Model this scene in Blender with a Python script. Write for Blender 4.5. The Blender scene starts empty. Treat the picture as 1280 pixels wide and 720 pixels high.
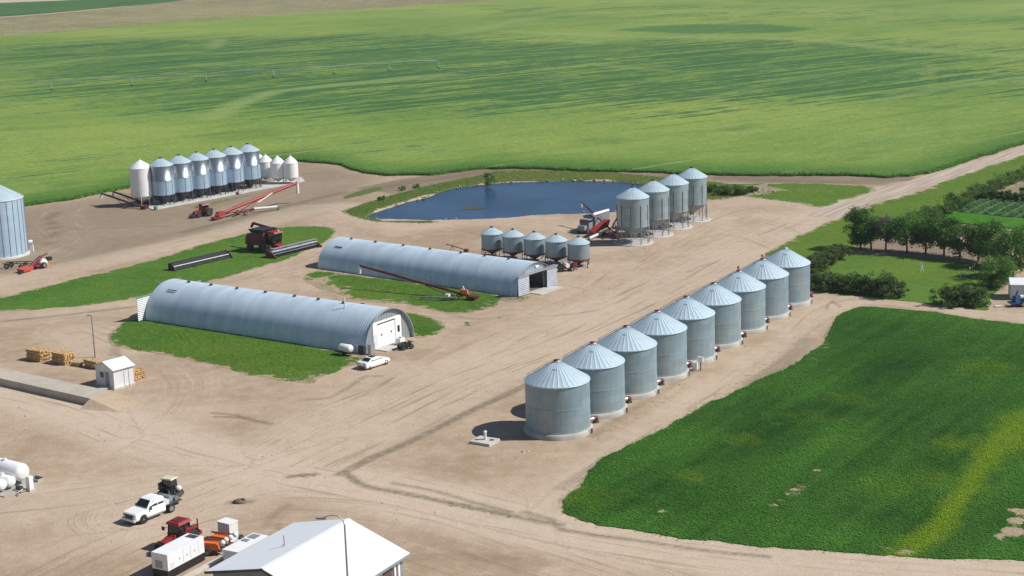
import bpy, bmesh, math, random
import numpy as np
from mathutils import Vector, Matrix
from mathutils.geometry import delaunay_2d_cdt
random.seed(7); rng = np.random.default_rng(7)
S = bpy.context.scene
COL = S.collection
R_ = math.radians
# ------------------------------------------------------------------ camera numbers
CH, CF, CP, CR = 56.5, 2035.0, R_(12.75), R_(1.8)
fw = np.array([0, math.cos(CP), -math.sin(CP)]); _u = np.array([0, math.sin(CP), math.cos(CP)]); _r = np.array([1., 0, 0])
rt = math.cos(CR)*_r - math.sin(CR)*_u; up = math.sin(CR)*_r + math.cos(CR)*_u
def G(px, py, z=0.0):
    """survey helper: the place on the plane of height z seen at photo pixel (px, py)"""
    d = fw*CF + rt*(px-640) - up*(py-360); t = (z-CH)/d[2]
    return Vector((d[0]*t, d[1]*t, z))
def GP(pts): return [G(*p).to_2d() for p in pts]
E_ANG = R_(-34.5); N_ANG = R_(55.5)
EV = Vector((math.cos(E_ANG), math.sin(E_ANG), 0)); NV = Vector((math.cos(N_ANG), math.sin(N_ANG), 0))

# ------------------------------------------------------------------ materials
MATS = {}
def nodes_of(m):
    m.use_nodes = True; nt = m.node_tree
    return nt, nt.nodes, nt.links, nt.nodes['Principled BSDF']
def mat(name, col, rough=0.6, metal=0.0, var=0.12, scale=1.5, bump=0.0, bscale=20, spec=None, emit=None):
    if name in MATS: return MATS[name]
    m = bpy.data.materials.new(name); nt, N, L, b = nodes_of(m)
    b.inputs['Roughness'].default_value = rough; b.inputs['Metallic'].default_value = metal
    if spec is not None: b.inputs['Specular IOR Level'].default_value = spec
    tc = N.new('ShaderNodeTexCoord')
    nz = N.new('ShaderNodeTexNoise'); nz.inputs['Scale'].default_value = scale; nz.inputs['Detail'].default_value = 5
    L.new(tc.outputs['Object'], nz.inputs['Vector'])
    mx = N.new('ShaderNodeMix'); mx.data_type = 'RGBA'
    a = [max(0, c*(1-var)) for c in col]; c2 = [min(1, c*(1+var)) for c in col]
    mx.inputs['A'].default_value = (*a, 1); mx.inputs['B'].default_value = (*c2, 1)
    mr = N.new('ShaderNodeMapRange'); mr.inputs['From Min'].default_value = .3; mr.inputs['From Max'].default_value = .7
    L.new(nz.outputs['Fac'], mr.inputs['Value']); L.new(mr.outputs['Result'], mx.inputs['Factor'])
    L.new(mx.outputs['Result'], b.inputs['Base Color'])
    if bump:
        n2 = N.new('ShaderNodeTexNoise'); n2.inputs['Scale'].default_value = bscale; n2.inputs['Detail'].default_value = 4
        L.new(tc.outputs['Object'], n2.inputs['Vector'])
        bp = N.new('ShaderNodeBump'); bp.inputs['Strength'].default_value = bump; bp.inputs['Distance'].default_value = .05
        L.new(n2.outputs['Fac'], bp.inputs['Height']); L.new(bp.outputs['Normal'], b.inputs['Normal'])
    MATS[name] = m; return m

def bin_wall_mat(name, col, rough, metal, ring=0.85, seam=2.6, depth=.02, stripes=0.0, sheet=0.1):
    """corrugated galvanised sheets: sheet-to-sheet tint, ring seams, fine horizontal corrugation"""
    if name in MATS: return MATS[name]
    m = bpy.data.materials.new(name); nt, N, L, b = nodes_of(m)
    b.inputs['Roughness'].default_value = rough; b.inputs['Metallic'].default_value = metal
    tc = N.new('ShaderNodeTexCoord'); sp = N.new('ShaderNodeSeparateXYZ'); L.new(tc.outputs['Object'], sp.inputs[0])
    at = N.new('ShaderNodeMath'); at.operation = 'ARCTAN2'; L.new(sp.outputs['Y'], at.inputs[0]); L.new(sp.outputs['X'], at.inputs[1])
    def math_(op, a, bb=None):
        n = N.new('ShaderNodeMath'); n.operation = op
        for i, v in enumerate((a, bb)):
            if v is None: continue
            if isinstance(v, (int, float)): n.inputs[i].default_value = v
            else: L.new(v, n.inputs[i])
        return n.outputs[0]
    an = math_('MULTIPLY', at.outputs[0], seam)
    rg = math_('DIVIDE', sp.outputs['Z'], ring)
    ri = math_('FLOOR', rg)
    ai = math_('FLOOR', math_('ADD', an, math_('MULTIPLY', ri, .5)))
    cb = N.new('ShaderNodeCombineXYZ'); L.new(ai, cb.inputs[0]); L.new(ri, cb.inputs[1])
    oi = N.new('ShaderNodeObjectInfo'); L.new(oi.outputs['Random'], cb.inputs[2])
    wn = N.new('ShaderNodeTexWhiteNoise'); L.new(cb.outputs[0], wn.inputs['Vector'])
    # ring seam line
    fr = math_('FRACT', rg); sl = math_('LESS_THAN', math_('ABSOLUTE', math_('SUBTRACT', fr, .5)), .47)
    af = math_('FRACT', math_('ADD', an, math_('MULTIPLY', ri, .5))); sv = math_('LESS_THAN', math_('ABSOLUTE', math_('SUBTRACT', af, .5)), .482)
    lines = math_('MULTIPLY', math_('ADD', math_('MULTIPLY', sl, .10), .90), math_('ADD', math_('MULTIPLY', sv, .12), .88))
    # weather streaks running down the sheets
    mp = N.new('ShaderNodeCombineXYZ'); L.new(math_('MULTIPLY', at.outputs[0], 5.0), mp.inputs[0]); L.new(math_('MULTIPLY', sp.outputs['Z'], .12), mp.inputs[1]); L.new(oi.outputs['Random'], mp.inputs[2])
    nz = N.new('ShaderNodeTexNoise'); nz.inputs['Scale'].default_value = 2.2; nz.inputs['Detail'].default_value = 5; L.new(mp.outputs[0], nz.inputs['Vector'])
    f = math_('ADD', math_('MULTIPLY', wn.outputs['Value'], sheet), 1 - sheet/2)
    f = math_('MULTIPLY', f, lines)
    f = math_('MULTIPLY', f, math_('ADD', math_('MULTIPLY', nz.outputs['Fac'], .36), .82))
    vm = N.new('ShaderNodeVectorMath'); vm.operation = 'SCALE'; vm.inputs[0].default_value = col
    L.new(f, vm.inputs['Scale'])
    out = vm.outputs[0]
    if stripes:      # upright tan bands imitating a moire pattern
        mx = N.new('ShaderNodeMix'); mx.data_type = 'RGBA'; L.new(out, mx.inputs['A']); mx.inputs['B'].default_value = (.42, .36, .26, 1)
        n3 = N.new('ShaderNodeTexNoise'); n3.inputs['Scale'].default_value = 1.5; n3.inputs['Detail'].default_value = 2; L.new(mp.outputs[0], n3.inputs['Vector'])
        mr = N.new('ShaderNodeMapRange'); mr.inputs['From Min'].default_value = .5; mr.inputs['From Max'].default_value = .72; mr.inputs['To Max'].default_value = stripes
        L.new(n3.outputs['Fac'], mr.inputs['Value']); L.new(mr.outputs[0], mx.inputs['Factor']); out = mx.outputs['Result']
    L.new(out, b.inputs['Base Color'])
    wv = math_('SINE', math_('MULTIPLY', sp.outputs['Z'], 2*math.pi/.11))
    bp = N.new('ShaderNodeBump'); bp.inputs['Strength'].default_value = .5; bp.inputs['Distance'].default_value = depth
    L.new(wv, bp.inputs['Height']); L.new(bp.outputs['Normal'], b.inputs['Normal'])
    MATS[name] = m; return m

M = dict(
 galv=mat('galvanised', (.52, .56, .60), .42, .75, .10, .8),
 roof_metal=mat('bin_roof_metal', (.45, .56, .61), .5, .25, .08, .7),
 conc=mat('concrete', (.50, .48, .44), .9, 0, .14, .7, .3, 9),
 conc_old=mat('weathered_concrete', (.40, .38, .34), .9, 0, .18, .5, .3, 6),
 white=mat('white_paint', (.80, .80, .79), .45, 0, .04, 1),
 white_dull=mat('dull_white', (.66, .67, .66), .55, 0, .08, .8),
 roof_white=mat('white_roof_sheet', (.78, .80, .82), .5, 0, .03, .4),
 red=mat('red_paint', (.30, .025, .025), .5, 0, .25, 1.2),
 red_dark=mat('worn_red_paint', (.13, .016, .02), .6, 0, .3, 1.5),
 red_rust=mat('rusty_red_paint', (.20, .05, .03), .75, 0, .35, 2),
 vermilion=mat('vermilion_paint', (.55, .075, .04), .5, 0, .2, 1.5),
 ramp_dirt=mat('packed_ramp_earth', (.43, .335, .235), .95, 0, .15, .8),
 deck=mat('scale_deck_concrete', (.45, .40, .33), .9, 0, .12, .5),
 orange=mat('orange_paint', (.70, .17, .04), .5, 0, .2, 1.5),
 black=mat('black_paint', (.018, .018, .02), .5, 0, .2, 2),
 rubber=mat('rubber', (.022, .021, .02), .85, 0, .25, 3),
 glass=mat('dark_glass', (.012, .016, .02), .08, 0, .1, 1, spec=.8),
 grey=mat('grey_paint', (.24, .26, .28), .55, 0, .15, 1),
 steel=mat('steel', (.34, .34, .34), .45, .6, .2, 2),
 dark=mat('dark_steel', (.07, .07, .075), .6, .2, .3, 2),
 blue=mat('blue_paint', (.02, .07, .20), .45, 0, .2, 1),
 green=mat('green_paint', (.02, .30, .12), .5, 0, .1, 1),
 cream=mat('cream_paint', (.62, .56, .42), .5, 0, .08, 1),
 tan=mat('tan_panel', (.55, .42, .20), .8, 0, .15, 1),
 brown=mat('brown_panel', (.11, .06, .05), .7, 0, .1, 1),
 wood=mat('fresh_lumber', (.52, .33, .14), .8, 0, .4, 2.5, .3, 12),
 wood_dark=mat('old_lumber', (.27, .14, .055), .85, 0, .4, 3, .3, 12),
 post=mat('grey_wood', (.22, .19, .16), .9, 0, .2, 2),
 bark=mat('bark', (.10, .075, .055), .95, 0, .3, 3),
 stone=mat('field_stone', (.34, .29, .21), .9, 0, .3, 1.2),
 dirt=mat('dug_earth', (.15, .12, .09), .95, 0, .25, 2),
)
W_OLD = bin_wall_mat('old_bin_wall', (.265, .36, .41), .5, .30, ring=.85, stripes=.55, depth=.010, sheet=.16)
W_HOP = bin_wall_mat('hopper_bin_wall', (.30, .375, .40), .45, .35, ring=1.1, sheet=.22, depth=.010)
W_SHINY = bin_wall_mat('smooth_bin_sheet', (.32, .36, .40), .33, .9, ring=1.6, depth=.012, sheet=.1)
W_LOW = bin_wall_mat('corrugated_bin_sheet', (.40, .53, .65), .42, .4, ring=1.6, sheet=.06, depth=.010)
W_BIG = bin_wall_mat('big_bin_wall', (.44, .58, .70), .45, .35, ring=1.1, seam=1.2, sheet=.06, depth=.010)
W_SMALL = bin_wall_mat('small_bin_wall', (.24, .31, .34), .5, .3, ring=.9, sheet=.1, depth=.010)

# ------------------------------------------------------------------ mesh builder
class MB:
    def __init__(s): s.v = []; s.f = []; s.sm = []
    def add(s, vs, fs, smooth=False):
        o = len(s.v); s.v += [tuple(v) for v in vs]
        s.f += [tuple(i+o for i in f) for f in fs]; s.sm += [smooth]*len(fs); return s
    def box(s, c, d, rz=0.0, taper=(1, 1), ry=0.0):
        hx, hy, hz = d[0]/2, d[1]/2, d[2]/2
        vs = []
        for z in (-1, 1):
            k = taper if z > 0 else (1, 1)
            for x, y in ((-1, -1), (1, -1), (1, 1), (-1, 1)):
                p = Vector((x*hx*k[0], y*hy*k[1], z*hz))
                if ry: p = Matrix.Rotation(ry, 3, 'Y') @ p
                if rz: p = Matrix.Rotation(rz, 3, 'Z') @ p
                vs.append(p + Vector(c))
        return s.add(vs, [(3, 2, 1, 0), (4, 5, 6, 7), (0, 1, 5, 4), (1, 2, 6, 5), (2, 3, 7, 6), (3, 0, 4, 7)])
    def hexa(s, p):   # 8 points, bottom ring then top ring
        return s.add(p, [(3, 2, 1, 0), (4, 5, 6, 7), (0, 1, 5, 4), (1, 2, 6, 5), (2, 3, 7, 6), (3, 0, 4, 7)])
    def slab(s, pts, n, t):   # planar polygon given thickness t along n
        n = Vector(n).normalized()*t; k = len(pts); a = [Vector(p) for p in pts]
        return s.add(a+[p+n for p in a], [tuple(range(k))[::-1], tuple(range(k, 2*k))]+[(i, (i+1) % k, k+(i+1) % k, k+i) for i in range(k)])
    def tube(s, a, b, r, r2=None, n=8):
        a, b = Vector(a), Vector(b); r2 = r if r2 is None else r2
        d = (b-a).normalized(); q = d.orthogonal().normalized(); w = d.cross(q)
        ra = [a+(q*math.cos(t)+w*math.sin(t))*r for t in [2*math.pi*i/n for i in range(n)]]
        rb = [b+(q*math.cos(t)+w*math.sin(t))*r2 for t in [2*math.pi*i/n for i in range(n)]]
        s.add(ra+rb, [(i, (i+1) % n, n+(i+1) % n, n+i) for i in range(n)], True)
        return s.add(ra, [tuple(range(n))[::-1]]).add(rb, [tuple(range(n))])
    def path(s, pts, r, n=8):
        for a, b in zip(pts[:-1], pts[1:]): s.tube(a, b, r, n=n)
        return s
    def lathe(s, prof, n=32, c=(0, 0, 0), smooth=True, caps=True, ang=None):
        vs = []; fs = []
        for r, z in prof:
            for i in range(n):
                t = 2*math.pi*i/n; vs.append((c[0]+r*math.cos(t), c[1]+r*math.sin(t), c[2]+z))
        for k in range(len(prof)-1):
            for i in range(n): fs.append((k*n+i, k*n+(i+1) % n, (k+1)*n+(i+1) % n, (k+1)*n+i))
        s.add(vs, fs, smooth)
        if caps:
            s.add(vs[:n], [tuple(range(n))[::-1]]); s.add(vs[-n:], [tuple(range(n))])
        return s
    def prism(s, outline, y0, y1, k0=1.0):  # outline in local xz, extruded along y
        k = len(outline)
        vs = [(x, y0, z) for x, z in outline]+[(x, y1, z) for x, z in outline]
        return s.add(vs, [tuple(range(k)), tuple(range(2*k-1, k-1, -1))]+[(i, k+i, k+(i+1) % k, (i+1) % k) for i in range(k)])
    def ball(s, c, r, nu=12, nv=8):
        r = (r, r, r) if isinstance(r, (int, float)) else r
        vs = [(c[0], c[1], c[2]-r[2])]; fs = []
        for j in range(1, nv):
            t = math.pi*j/nv
            for i in range(nu):
                p = 2*math.pi*i/nu; vs.append((c[0]+r[0]*math.sin(t)*math.cos(p), c[1]+r[1]*math.sin(t)*math.sin(p), c[2]-r[2]*math.cos(t)))
        vs.append((c[0], c[1], c[2]+r[2])); T = len(vs)-1
        for i in range(nu):
            fs.append((0, 1+(i+1) % nu, 1+i)); fs.append((T, T-nu+i, T-nu+(i+1) % nu))
            for j in range(nv-2): a = 1+j*nu; fs.append((a+i, a+(i+1) % nu, a+nu+(i+1) % nu, a+nu+i))
        return s.add(vs, fs, True)
    def mesh(s, name, m, fix=True):
        me = bpy.data.meshes.new(name); me.from_pydata(s.v, [], s.f)
        me.polygons.foreach_set('use_smooth', s.sm)
        if fix:
            bm = bmesh.new(); bm.from_mesh(me); bmesh.ops.recalc_face_normals(bm, faces=bm.faces); bm.to_mesh(me); bm.free()
        me.materials.append(m); me.update(); return me
    def build(s, name, m, parent=None, label=None, fix=True):
        o = bpy.data.objects.new(name, s.mesh(name, m, fix)); COL.objects.link(o)
        if parent is not None: o.parent = parent
        if label: o['label'] = label
        return o

def tag(o, label=None, cat=None, group=None, kind=None):
    if label: o['label'] = label
    if cat: o['category'] = cat
    if group: o['group'] = group
    if kind: o['kind'] = kind
    return o
def thing(name, label, cat, loc=(0, 0, 0), rz=0.0, group=None):
    o = bpy.data.objects.new(name, None); COL.objects.link(o); o.empty_display_size = .3
    o.location = loc; o.rotation_euler = (0, 0, rz); return tag(o, label, cat, group)
def kids(o): return [c for c in COL.objects if c.parent == o]
def copy_tree(o, parent=None, skip=()):
    c = o.copy(); COL.objects.link(c)
    if parent is not None: c.parent = parent
    for ch in kids(o):
        if ch.name.split('.')[0] in skip: continue
        copy_tree(ch, c, skip)
    return c
def np_mesh(name, v, quads, m, attrs=None, smooth=False, tris=None):
    me = bpy.data.meshes.new(name); me.vertices.add(len(v)); me.vertices.foreach_set('co', np.asarray(v, np.float32).ravel())
    f = quads if tris is None else tris; k = f.shape[1]
    me.loops.add(f.size); me.loops.foreach_set('vertex_index', f.astype(np.int32).ravel())
    me.polygons.add(len(f)); me.polygons.foreach_set('loop_start', np.arange(0, f.size, k, dtype=np.int32)); me.polygons.foreach_set('loop_total', np.full(len(f), k, np.int32))
    me.polygons.foreach_set('use_smooth', np.full(len(f), smooth))
    for a, val in (attrs or {}).items():
        val = np.asarray(val, np.float32)
        if val.ndim == 1: me.attributes.new(a, 'FLOAT', 'POINT').data.foreach_set('value', val)
        else: me.attributes.new(a, 'FLOAT_VECTOR', 'POINT').data.foreach_set('vector', val.ravel())
    me.materials.append(m); me.update(); me.validate()
    o = bpy.data.objects.new(name, me); COL.objects.link(o); return o

# ------------------------------------------------------------------ plane geometry helpers (numpy)
def seg_dist(P, A, B):
    d = B-A; L2 = (d*d).sum(); t = np.clip(((P-A)@d)/max(L2, 1e-9), 0, 1)
    q = A+t[:, None]*d; v = P-q; dist = np.hypot(v[:, 0], v[:, 1])
    sg = np.sign(d[0]*(P[:, 1]-A[1])-d[1]*(P[:, 0]-A[0])); return dist, t*math.sqrt(L2), sg
def inside(P, poly):
    x, y = P[:, 0], P[:, 1]; r = np.zeros(len(P), bool); n = len(poly)
    for i in range(n):
        x0, y0 = poly[i]; x1, y1 = poly[(i+1) % n]
        c = ((y0 > y) != (y1 > y)); r ^= c & (x < (x1-x0)*(y-y0)/((y1-y0) if y1 != y0 else 1e-9)+x0)
    return r
def sdist(P, poly):   # + inside
    d = np.full(len(P), 1e9); n = len(poly)
    for i in range(n): d = np.minimum(d, seg_dist(P, np.array(poly[i], float), np.array(poly[(i+1) % n], float))[0])
    return np.where(inside(P, poly), d, -d)
def sstep(a, b, x): t = np.clip((x-a)/(b-a), 0, 1); return t*t*(3-2*t)
def smooth_line(pts, step):
    """Catmull-Rom resample of an open polyline"""
    p = [np.array(q, float) for q in pts]; p = [2*p[0]-p[1]]+p+[2*p[-1]-p[-2]]; out = []
    for i in range(1, len(p)-2):
        a, b, c, d = p[i-1:i+3]; n = max(1, int(np.hypot(*(c-b))/step))
        for k in range(n):
            t = k/n; out.append(.5*((2*b)+(-a+c)*t+(2*a-5*b+4*c-d)*t*t+(-a+3*b-3*c+d)*t**3))
    out.append(p[-2]); return np.array(out)
def ragged(poly, step, amp, seed=0):
    """closed outline: rounded, resampled and roughened"""
    p = [np.array(q, float) for q in poly]; n = len(p); out = []
    for i in range(n):
        a, b, c, d = p[i-1], p[i], p[(i+1) % n], p[(i+2) % n]; k = max(1, int(np.hypot(*(c-b))/step))
        for j in range(k):
            t = j/k; out.append(.5*((2*b)+(-a+c)*t+(2*a-5*b+4*c-d)*t*t+(-a+3*b-3*c+d)*t**3))
    o = np.array(out); m = len(o); r = np.random.default_rng(seed)
    tang = np.roll(o, -1, 0)-np.roll(o, 1, 0); nrm = np.stack([-tang[:, 1], tang[:, 0]], 1); nrm /= np.maximum(np.hypot(nrm[:, 0], nrm[:, 1])[:, None], 1e-6)
    disp = np.zeros(m)
    for fq, am in ((.12, 1.0), (.35, .7), (1.0, .5), (2.4, .35)):
        k = max(4, int(m*step*fq)); ctrl = r.normal(0, 1, k); disp += am*np.interp(np.linspace(0, k, m, endpoint=False), np.arange(k+1), np.append(ctrl, ctrl[0]))
    return o+nrm*(disp*amp*.6)[:, None]
def poly_sheet(name, outline, z, m, grid, attrs=None, skirt=.06, zfun=None):
    """flat sheet inside an outline with inner points (so it can carry attributes) and a skirt at its rim"""
    o = np.asarray(outline); lo, hi = o.min(0), o.max(0)
    gx, gy = np.meshgrid(np.arange(lo[0], hi[0], grid), np.arange(lo[1], hi[1], grid)); P = np.stack([gx.ravel(), gy.ravel()], 1)
    P = P+np.random.default_rng(3).uniform(-.3, .3, P.shape)*grid
    P = P[sdist(P, outline) > grid*.4]
    allp = [Vector(p) for p in o]+[Vector(p) for p in P]; n = len(o)
    vs, _, fs, *_ = delaunay_2d_cdt(allp, [(i, (i+1) % n) for i in range(n)], [tuple(range(n))], 1, 1e-4)
    V = np.array([(v.x, v.y) for v in vs]); zz = np.full(len(V), z) if zfun is None else z+zfun(V)
    T = np.array([f for f in fs if len(f) == 3])
    a, b, c = V[T[:, 0]], V[T[:, 1]], V[T[:, 2]]; ar = (b[:, 0]-a[:, 0])*(c[:, 1]-a[:, 1])-(b[:, 1]-a[:, 1])*(c[:, 0]-a[:, 0]); T[ar < 0] = T[ar < 0][:, ::-1]
    V3 = np.column_stack([V, zz]); sk = np.column_stack([o, np.full(n, z-skirt)]); base = len(V3)
    top = np.column_stack([o, np.full(n, z)]); V3 = np.vstack([V3, top, sk])
    i = np.arange(n); j = (i+1) % n
    T = np.vstack([T, np.column_stack([base+i, base+n+i, base+n+j]), np.column_stack([base+i, base+n+j, base+j])])
    at = {k: fn(V3[:, :2]) for k, fn in (attrs or {}).items()}
    return np_mesh(name, V3, None, m, at, tris=T)
def scatter_in(outline, n, seed=0):
    r = np.random.default_rng(seed); o = np.asarray(outline); lo, hi = o.min(0), o.max(0); out = []; c = 0
    while c < n:
        P = r.uniform(lo, hi, (n, 2)); P = P[inside(P, outline)]; out.append(P); c += len(P)
        if len(P) == 0: break
    return np.vstack(out)[:n]
def leaf_quads(C, size, seed=0, flat=.5, aspect=.6):
    """one small leaf-like quad at each centre, randomly turned; flat -> 1 faces up"""
    r = np.random.default_rng(seed); n = len(C); size = np.broadcast_to(size, n)
    nrm = r.normal(0, 1, (n, 3)); nrm /= np.linalg.norm(nrm, axis=1)[:, None]; nrm[:, 2] = np.abs(nrm[:, 2])+flat*2; nrm /= np.linalg.norm(nrm, axis=1)[:, None]
    a = np.cross(nrm, r.normal(0, 1, (n, 3))); a /= np.linalg.norm(a, axis=1)[:, None]; b = np.cross(nrm, a)
    a *= (size/2)[:, None]; b *= (size/2*aspect)[:, None]
    V = np.stack([C-a, C+b*.9-a*.1, C+a, C-b*.9+a*.1], 1).reshape(-1, 3); Q = np.arange(4*n).reshape(n, 4)
    return V, Q
# ================================================================== SETTING
def node_math(N, L, op, a, b=None, c=None):
    n = N.new('ShaderNodeMath'); n.operation = op
    for i, v in enumerate((a, b, c)):
        if v is None: continue
        if isinstance(v, (int, float)): n.inputs[i].default_value = v
        else: L.new(v, n.inputs[i])
    return n.outputs[0]
def node_mix(N, L, f, a, b):
    n = N.new('ShaderNodeMix'); n.data_type = 'RGBA'
    for k, v in (('Factor', f), ('A', a), ('B', b)):
        if isinstance(v, (int, float)): n.inputs[k].default_value = v
        elif isinstance(v, tuple): n.inputs[k].default_value = (*v, 1)
        else: L.new(v, n.inputs[k])
    return n.outputs['Result']
def node_noise(N, L, vec, scale, detail=4, rough=.5):
    n = N.new('ShaderNodeTexNoise'); n.inputs['Scale'].default_value = scale; n.inputs['Detail'].default_value = detail; n.inputs['Roughness'].default_value = rough
    L.new(vec, n.inputs['Vector']); return n.outputs['Fac']
def node_range(N, L, v, a, b, c=0., d=1.):
    n = N.new('ShaderNodeMapRange'); n.interpolation_type = 'SMOOTHSTEP'
    for k, x in (('From Min', a), ('From Max', b), ('To Min', c), ('To Max', d)): n.inputs[k].default_value = x
    L.new(v, n.inputs['Value']); return n.outputs['Result']
def node_attr(N, a, vec=False):
    n = N.new('ShaderNodeAttribute'); n.attribute_name = a; return n.outputs['Vector' if vec else 'Fac']
def node_pos(N, L, scale=(1, 1, 1), rz=0.0):
    g = N.new('ShaderNodeNewGeometry'); m = N.new('ShaderNodeMapping'); m.inputs['Scale'].default_value = scale; m.inputs['Rotation'].default_value = (0, 0, rz)
    L.new(g.outputs['Position'], m.inputs['Vector']); return m.outputs['Vector']

def node_combed(N, L, scale, rz):
    m = N.new('ShaderNodeMapping'); m.inputs['Scale'].default_value = scale; L.new(node_pos(N, L, (1, 1, 1), rz), m.inputs['Vector']); return m.outputs['Vector']
def ground_mat():
    m = bpy.data.materials.new('yard_earth'); nt, N, L, b = nodes_of(m); b.inputs['Roughness'].default_value = .95; b.inputs['Specular IOR Level'].default_value = .15
    p = node_pos(N, L)
    n1 = node_noise(N, L, p, .06, 6, .6); n2 = node_noise(N, L, p, .5, 6, .65); n3 = node_noise(N, L, p, 3.2, 5, .7)
    col = node_mix(N, L, node_range(N, L, n1, .36, .64), (.345, .250, .165), (.460, .352, .248))
    col = node_mix(N, L, node_range(N, L, n2, .45, .8, 0, .6), col, (.53, .425, .32))
    nb = node_noise(N, L, p, .16, 5, .65); col = node_mix(N, L, node_range(N, L, nb, .40, .28, 0, .55), col, (.30, .205, .125)); col = node_mix(N, L, node_range(N, L, nb, .58, .72, 0, .55), col, (.54, .44, .335))
    col = node_mix(N, L, node_range(N, L, n2, .3, .48, .35, 0), col, (.28, .20, .13))
    gy = node_attr(N, 'grey'); gn = node_math(N, L, 'MULTIPLY', gy, node_range(N, L, n1, .25, .6, .55, 1))
    col = node_mix(N, L, gn, col, node_mix(N, L, n2, (.170, .130, .088), (.275, .215, .150)))
    lt = node_attr(N, 'light'); col = node_mix(N, L, node_math(N, L, 'MULTIPLY', lt, node_range(N, L, n2, .2, .7, .65, 1)), col, (.555, .448, .338))
    # wheel tracks: fine long streaks that follow every lane
    t = N.new('ShaderNodeSeparateXYZ'); L.new(node_attr(N, 'trk', True), t.inputs[0])
    cv = N.new('ShaderNodeCombineXYZ'); L.new(node_math(N, L, 'MULTIPLY', t.outputs[0], .03), cv.inputs[0]); L.new(node_math(N, L, 'MULTIPLY', t.outputs[1], .75), cv.inputs[1])
    tn = node_noise(N, L, cv.outputs[0], 1.6, 5, .62)
    col = node_mix(N, L, node_math(N, L, 'MULTIPLY', t.outputs[2], node_range(N, L, tn, .54, .68, 0, .75)), col, (.28, .195, .12))
    col = node_mix(N, L, node_math(N, L, 'MULTIPLY', t.outputs[2], node_range(N, L, tn, .30, .44, .75, 0)), col, (.53, .425, .318))
    dk = node_attr(N, 'dark')
    dn = node_math(N, L, 'MULTIPLY', dk, node_range(N, L, node_noise(N, L, p, 1.1, 6, .7), .3, .6, .45, 1))
    col = node_mix(N, L, dn, col, (.16, .13, .085))
    wd = node_attr(N, 'weed'); wn = node_noise(N, L, p, 1.4, 7, .72)
    wf = node_range(N, L, node_math(N, L, 'ADD', node_math(N, L, 'MULTIPLY', wd, .75), node_math(N, L, 'SUBTRACT', wn, .5)), .32, .5)
    col = node_mix(N, L, wf, col, node_mix(N, L, n3, (.05, .085, .015), (.16, .20, .05)))
    sp = node_range(N, L, node_math(N, L, 'ADD', node_math(N, L, 'MULTIPLY', n3, .6), node_math(N, L, 'MULTIPLY', node_noise(N, L, p, 11., 3, .7), .4)), .32, .70, .85, 1.13)
    v = N.new('ShaderNodeVectorMath'); v.operation = 'SCALE'; L.new(col, v.inputs[0]); L.new(sp, v.inputs['Scale']); L.new(v.outputs[0], b.inputs['Base Color'])
    bp = N.new('ShaderNodeBump'); bp.inputs['Strength'].default_value = .6; bp.inputs['Distance'].default_value = .12
    h = node_math(N, L, 'ADD', node_math(N, L, 'MULTIPLY', n3, .5), node_math(N, L, 'ADD', n2, node_math(N, L, 'MULTIPLY', node_math(N, L, 'MULTIPLY', tn, t.outputs[2]), 1.2)))
    L.new(h, bp.inputs['Height']); L.new(bp.outputs['Normal'], b.inputs['Normal'])
    return m

def grass_mat(name, c0, c1, c2, patch=None, s=1.0):
    """ground cover: two green scales, fine speckle, optional bare/yellow patches from attributes 'yel' and 'bare'"""
    m = bpy.data.materials.new(name); nt, N, L, b = nodes_of(m); b.inputs['Roughness'].default_value = .9; b.inputs['Specular IOR Level'].default_value = .1
    p = node_pos(N, L); n1 = node_noise(N, L, p, .07*s, 5, .6); n2 = node_noise(N, L, p, .6*s, 6, .65); n3 = node_noise(N, L, p, 4.5*s, 4, .7)
    col = node_mix(N, L, node_range(N, L, n1, .35, .65), c0, c1); col = node_mix(N, L, node_range(N, L, n2, .42, .75, 0, .8), col, c2)
    col = node_mix(N, L, node_math(N, L, 'MULTIPLY', node_attr(N, 'yel'), node_range(N, L, n2, .2, .7, .5, 1)), col, (.17, .20, .02))
    bf = node_range(N, L, node_math(N, L, 'ADD', node_math(N, L, 'MULTIPLY', node_attr(N, 'bare'), .8), node_math(N, L, 'SUBTRACT', n2, .5)), .38, .52)
    col = node_mix(N, L, bf, col, node_mix(N, L, n2, (.33, .245, .155), (.46, .36, .255)))
    v = N.new('ShaderNodeVectorMath'); v.operation = 'SCALE'; L.new(col, v.inputs[0]); L.new(node_range(N, L, n3, .3, .7, .65, 1.3), v.inputs['Scale']); L.new(v.outputs[0], b.inputs['Base Color'])
    bp = N.new('ShaderNodeBump'); bp.inputs['Strength'].default_value = .8; bp.inputs['Distance'].default_value = .2
    L.new(node_math(N, L, 'ADD', n3, n2), bp.inputs['Height']); L.new(bp.outputs['Normal'], b.inputs['Normal'])
    return m

def leaf_mat(name, dark, light, dry=None):
    m = bpy.data.materials.new(name); nt, N, L, b = nodes_of(m); b.inputs['Roughness'].default_value = .75; b.inputs['Specular IOR Level'].default_value = .2
    col = node_mix(N, L, node_attr(N, 'v'), dark, light)
    if dry: col = node_mix(N, L, node_attr(N, 'yel'), col, dry)
    L.new(col, b.inputs['Base Color']); tr = N.new('ShaderNodeBsdfTranslucent'); L.new(col, tr.inputs['Color']); mx = N.new('ShaderNodeMixShader'); mx.inputs[0].default_value = .35
    L.new(b.outputs[0], mx.inputs[1]); L.new(tr.outputs[0], mx.inputs[2]); L.new(mx.outputs[0], N['Material Output'].inputs['Surface']); return m

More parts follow.
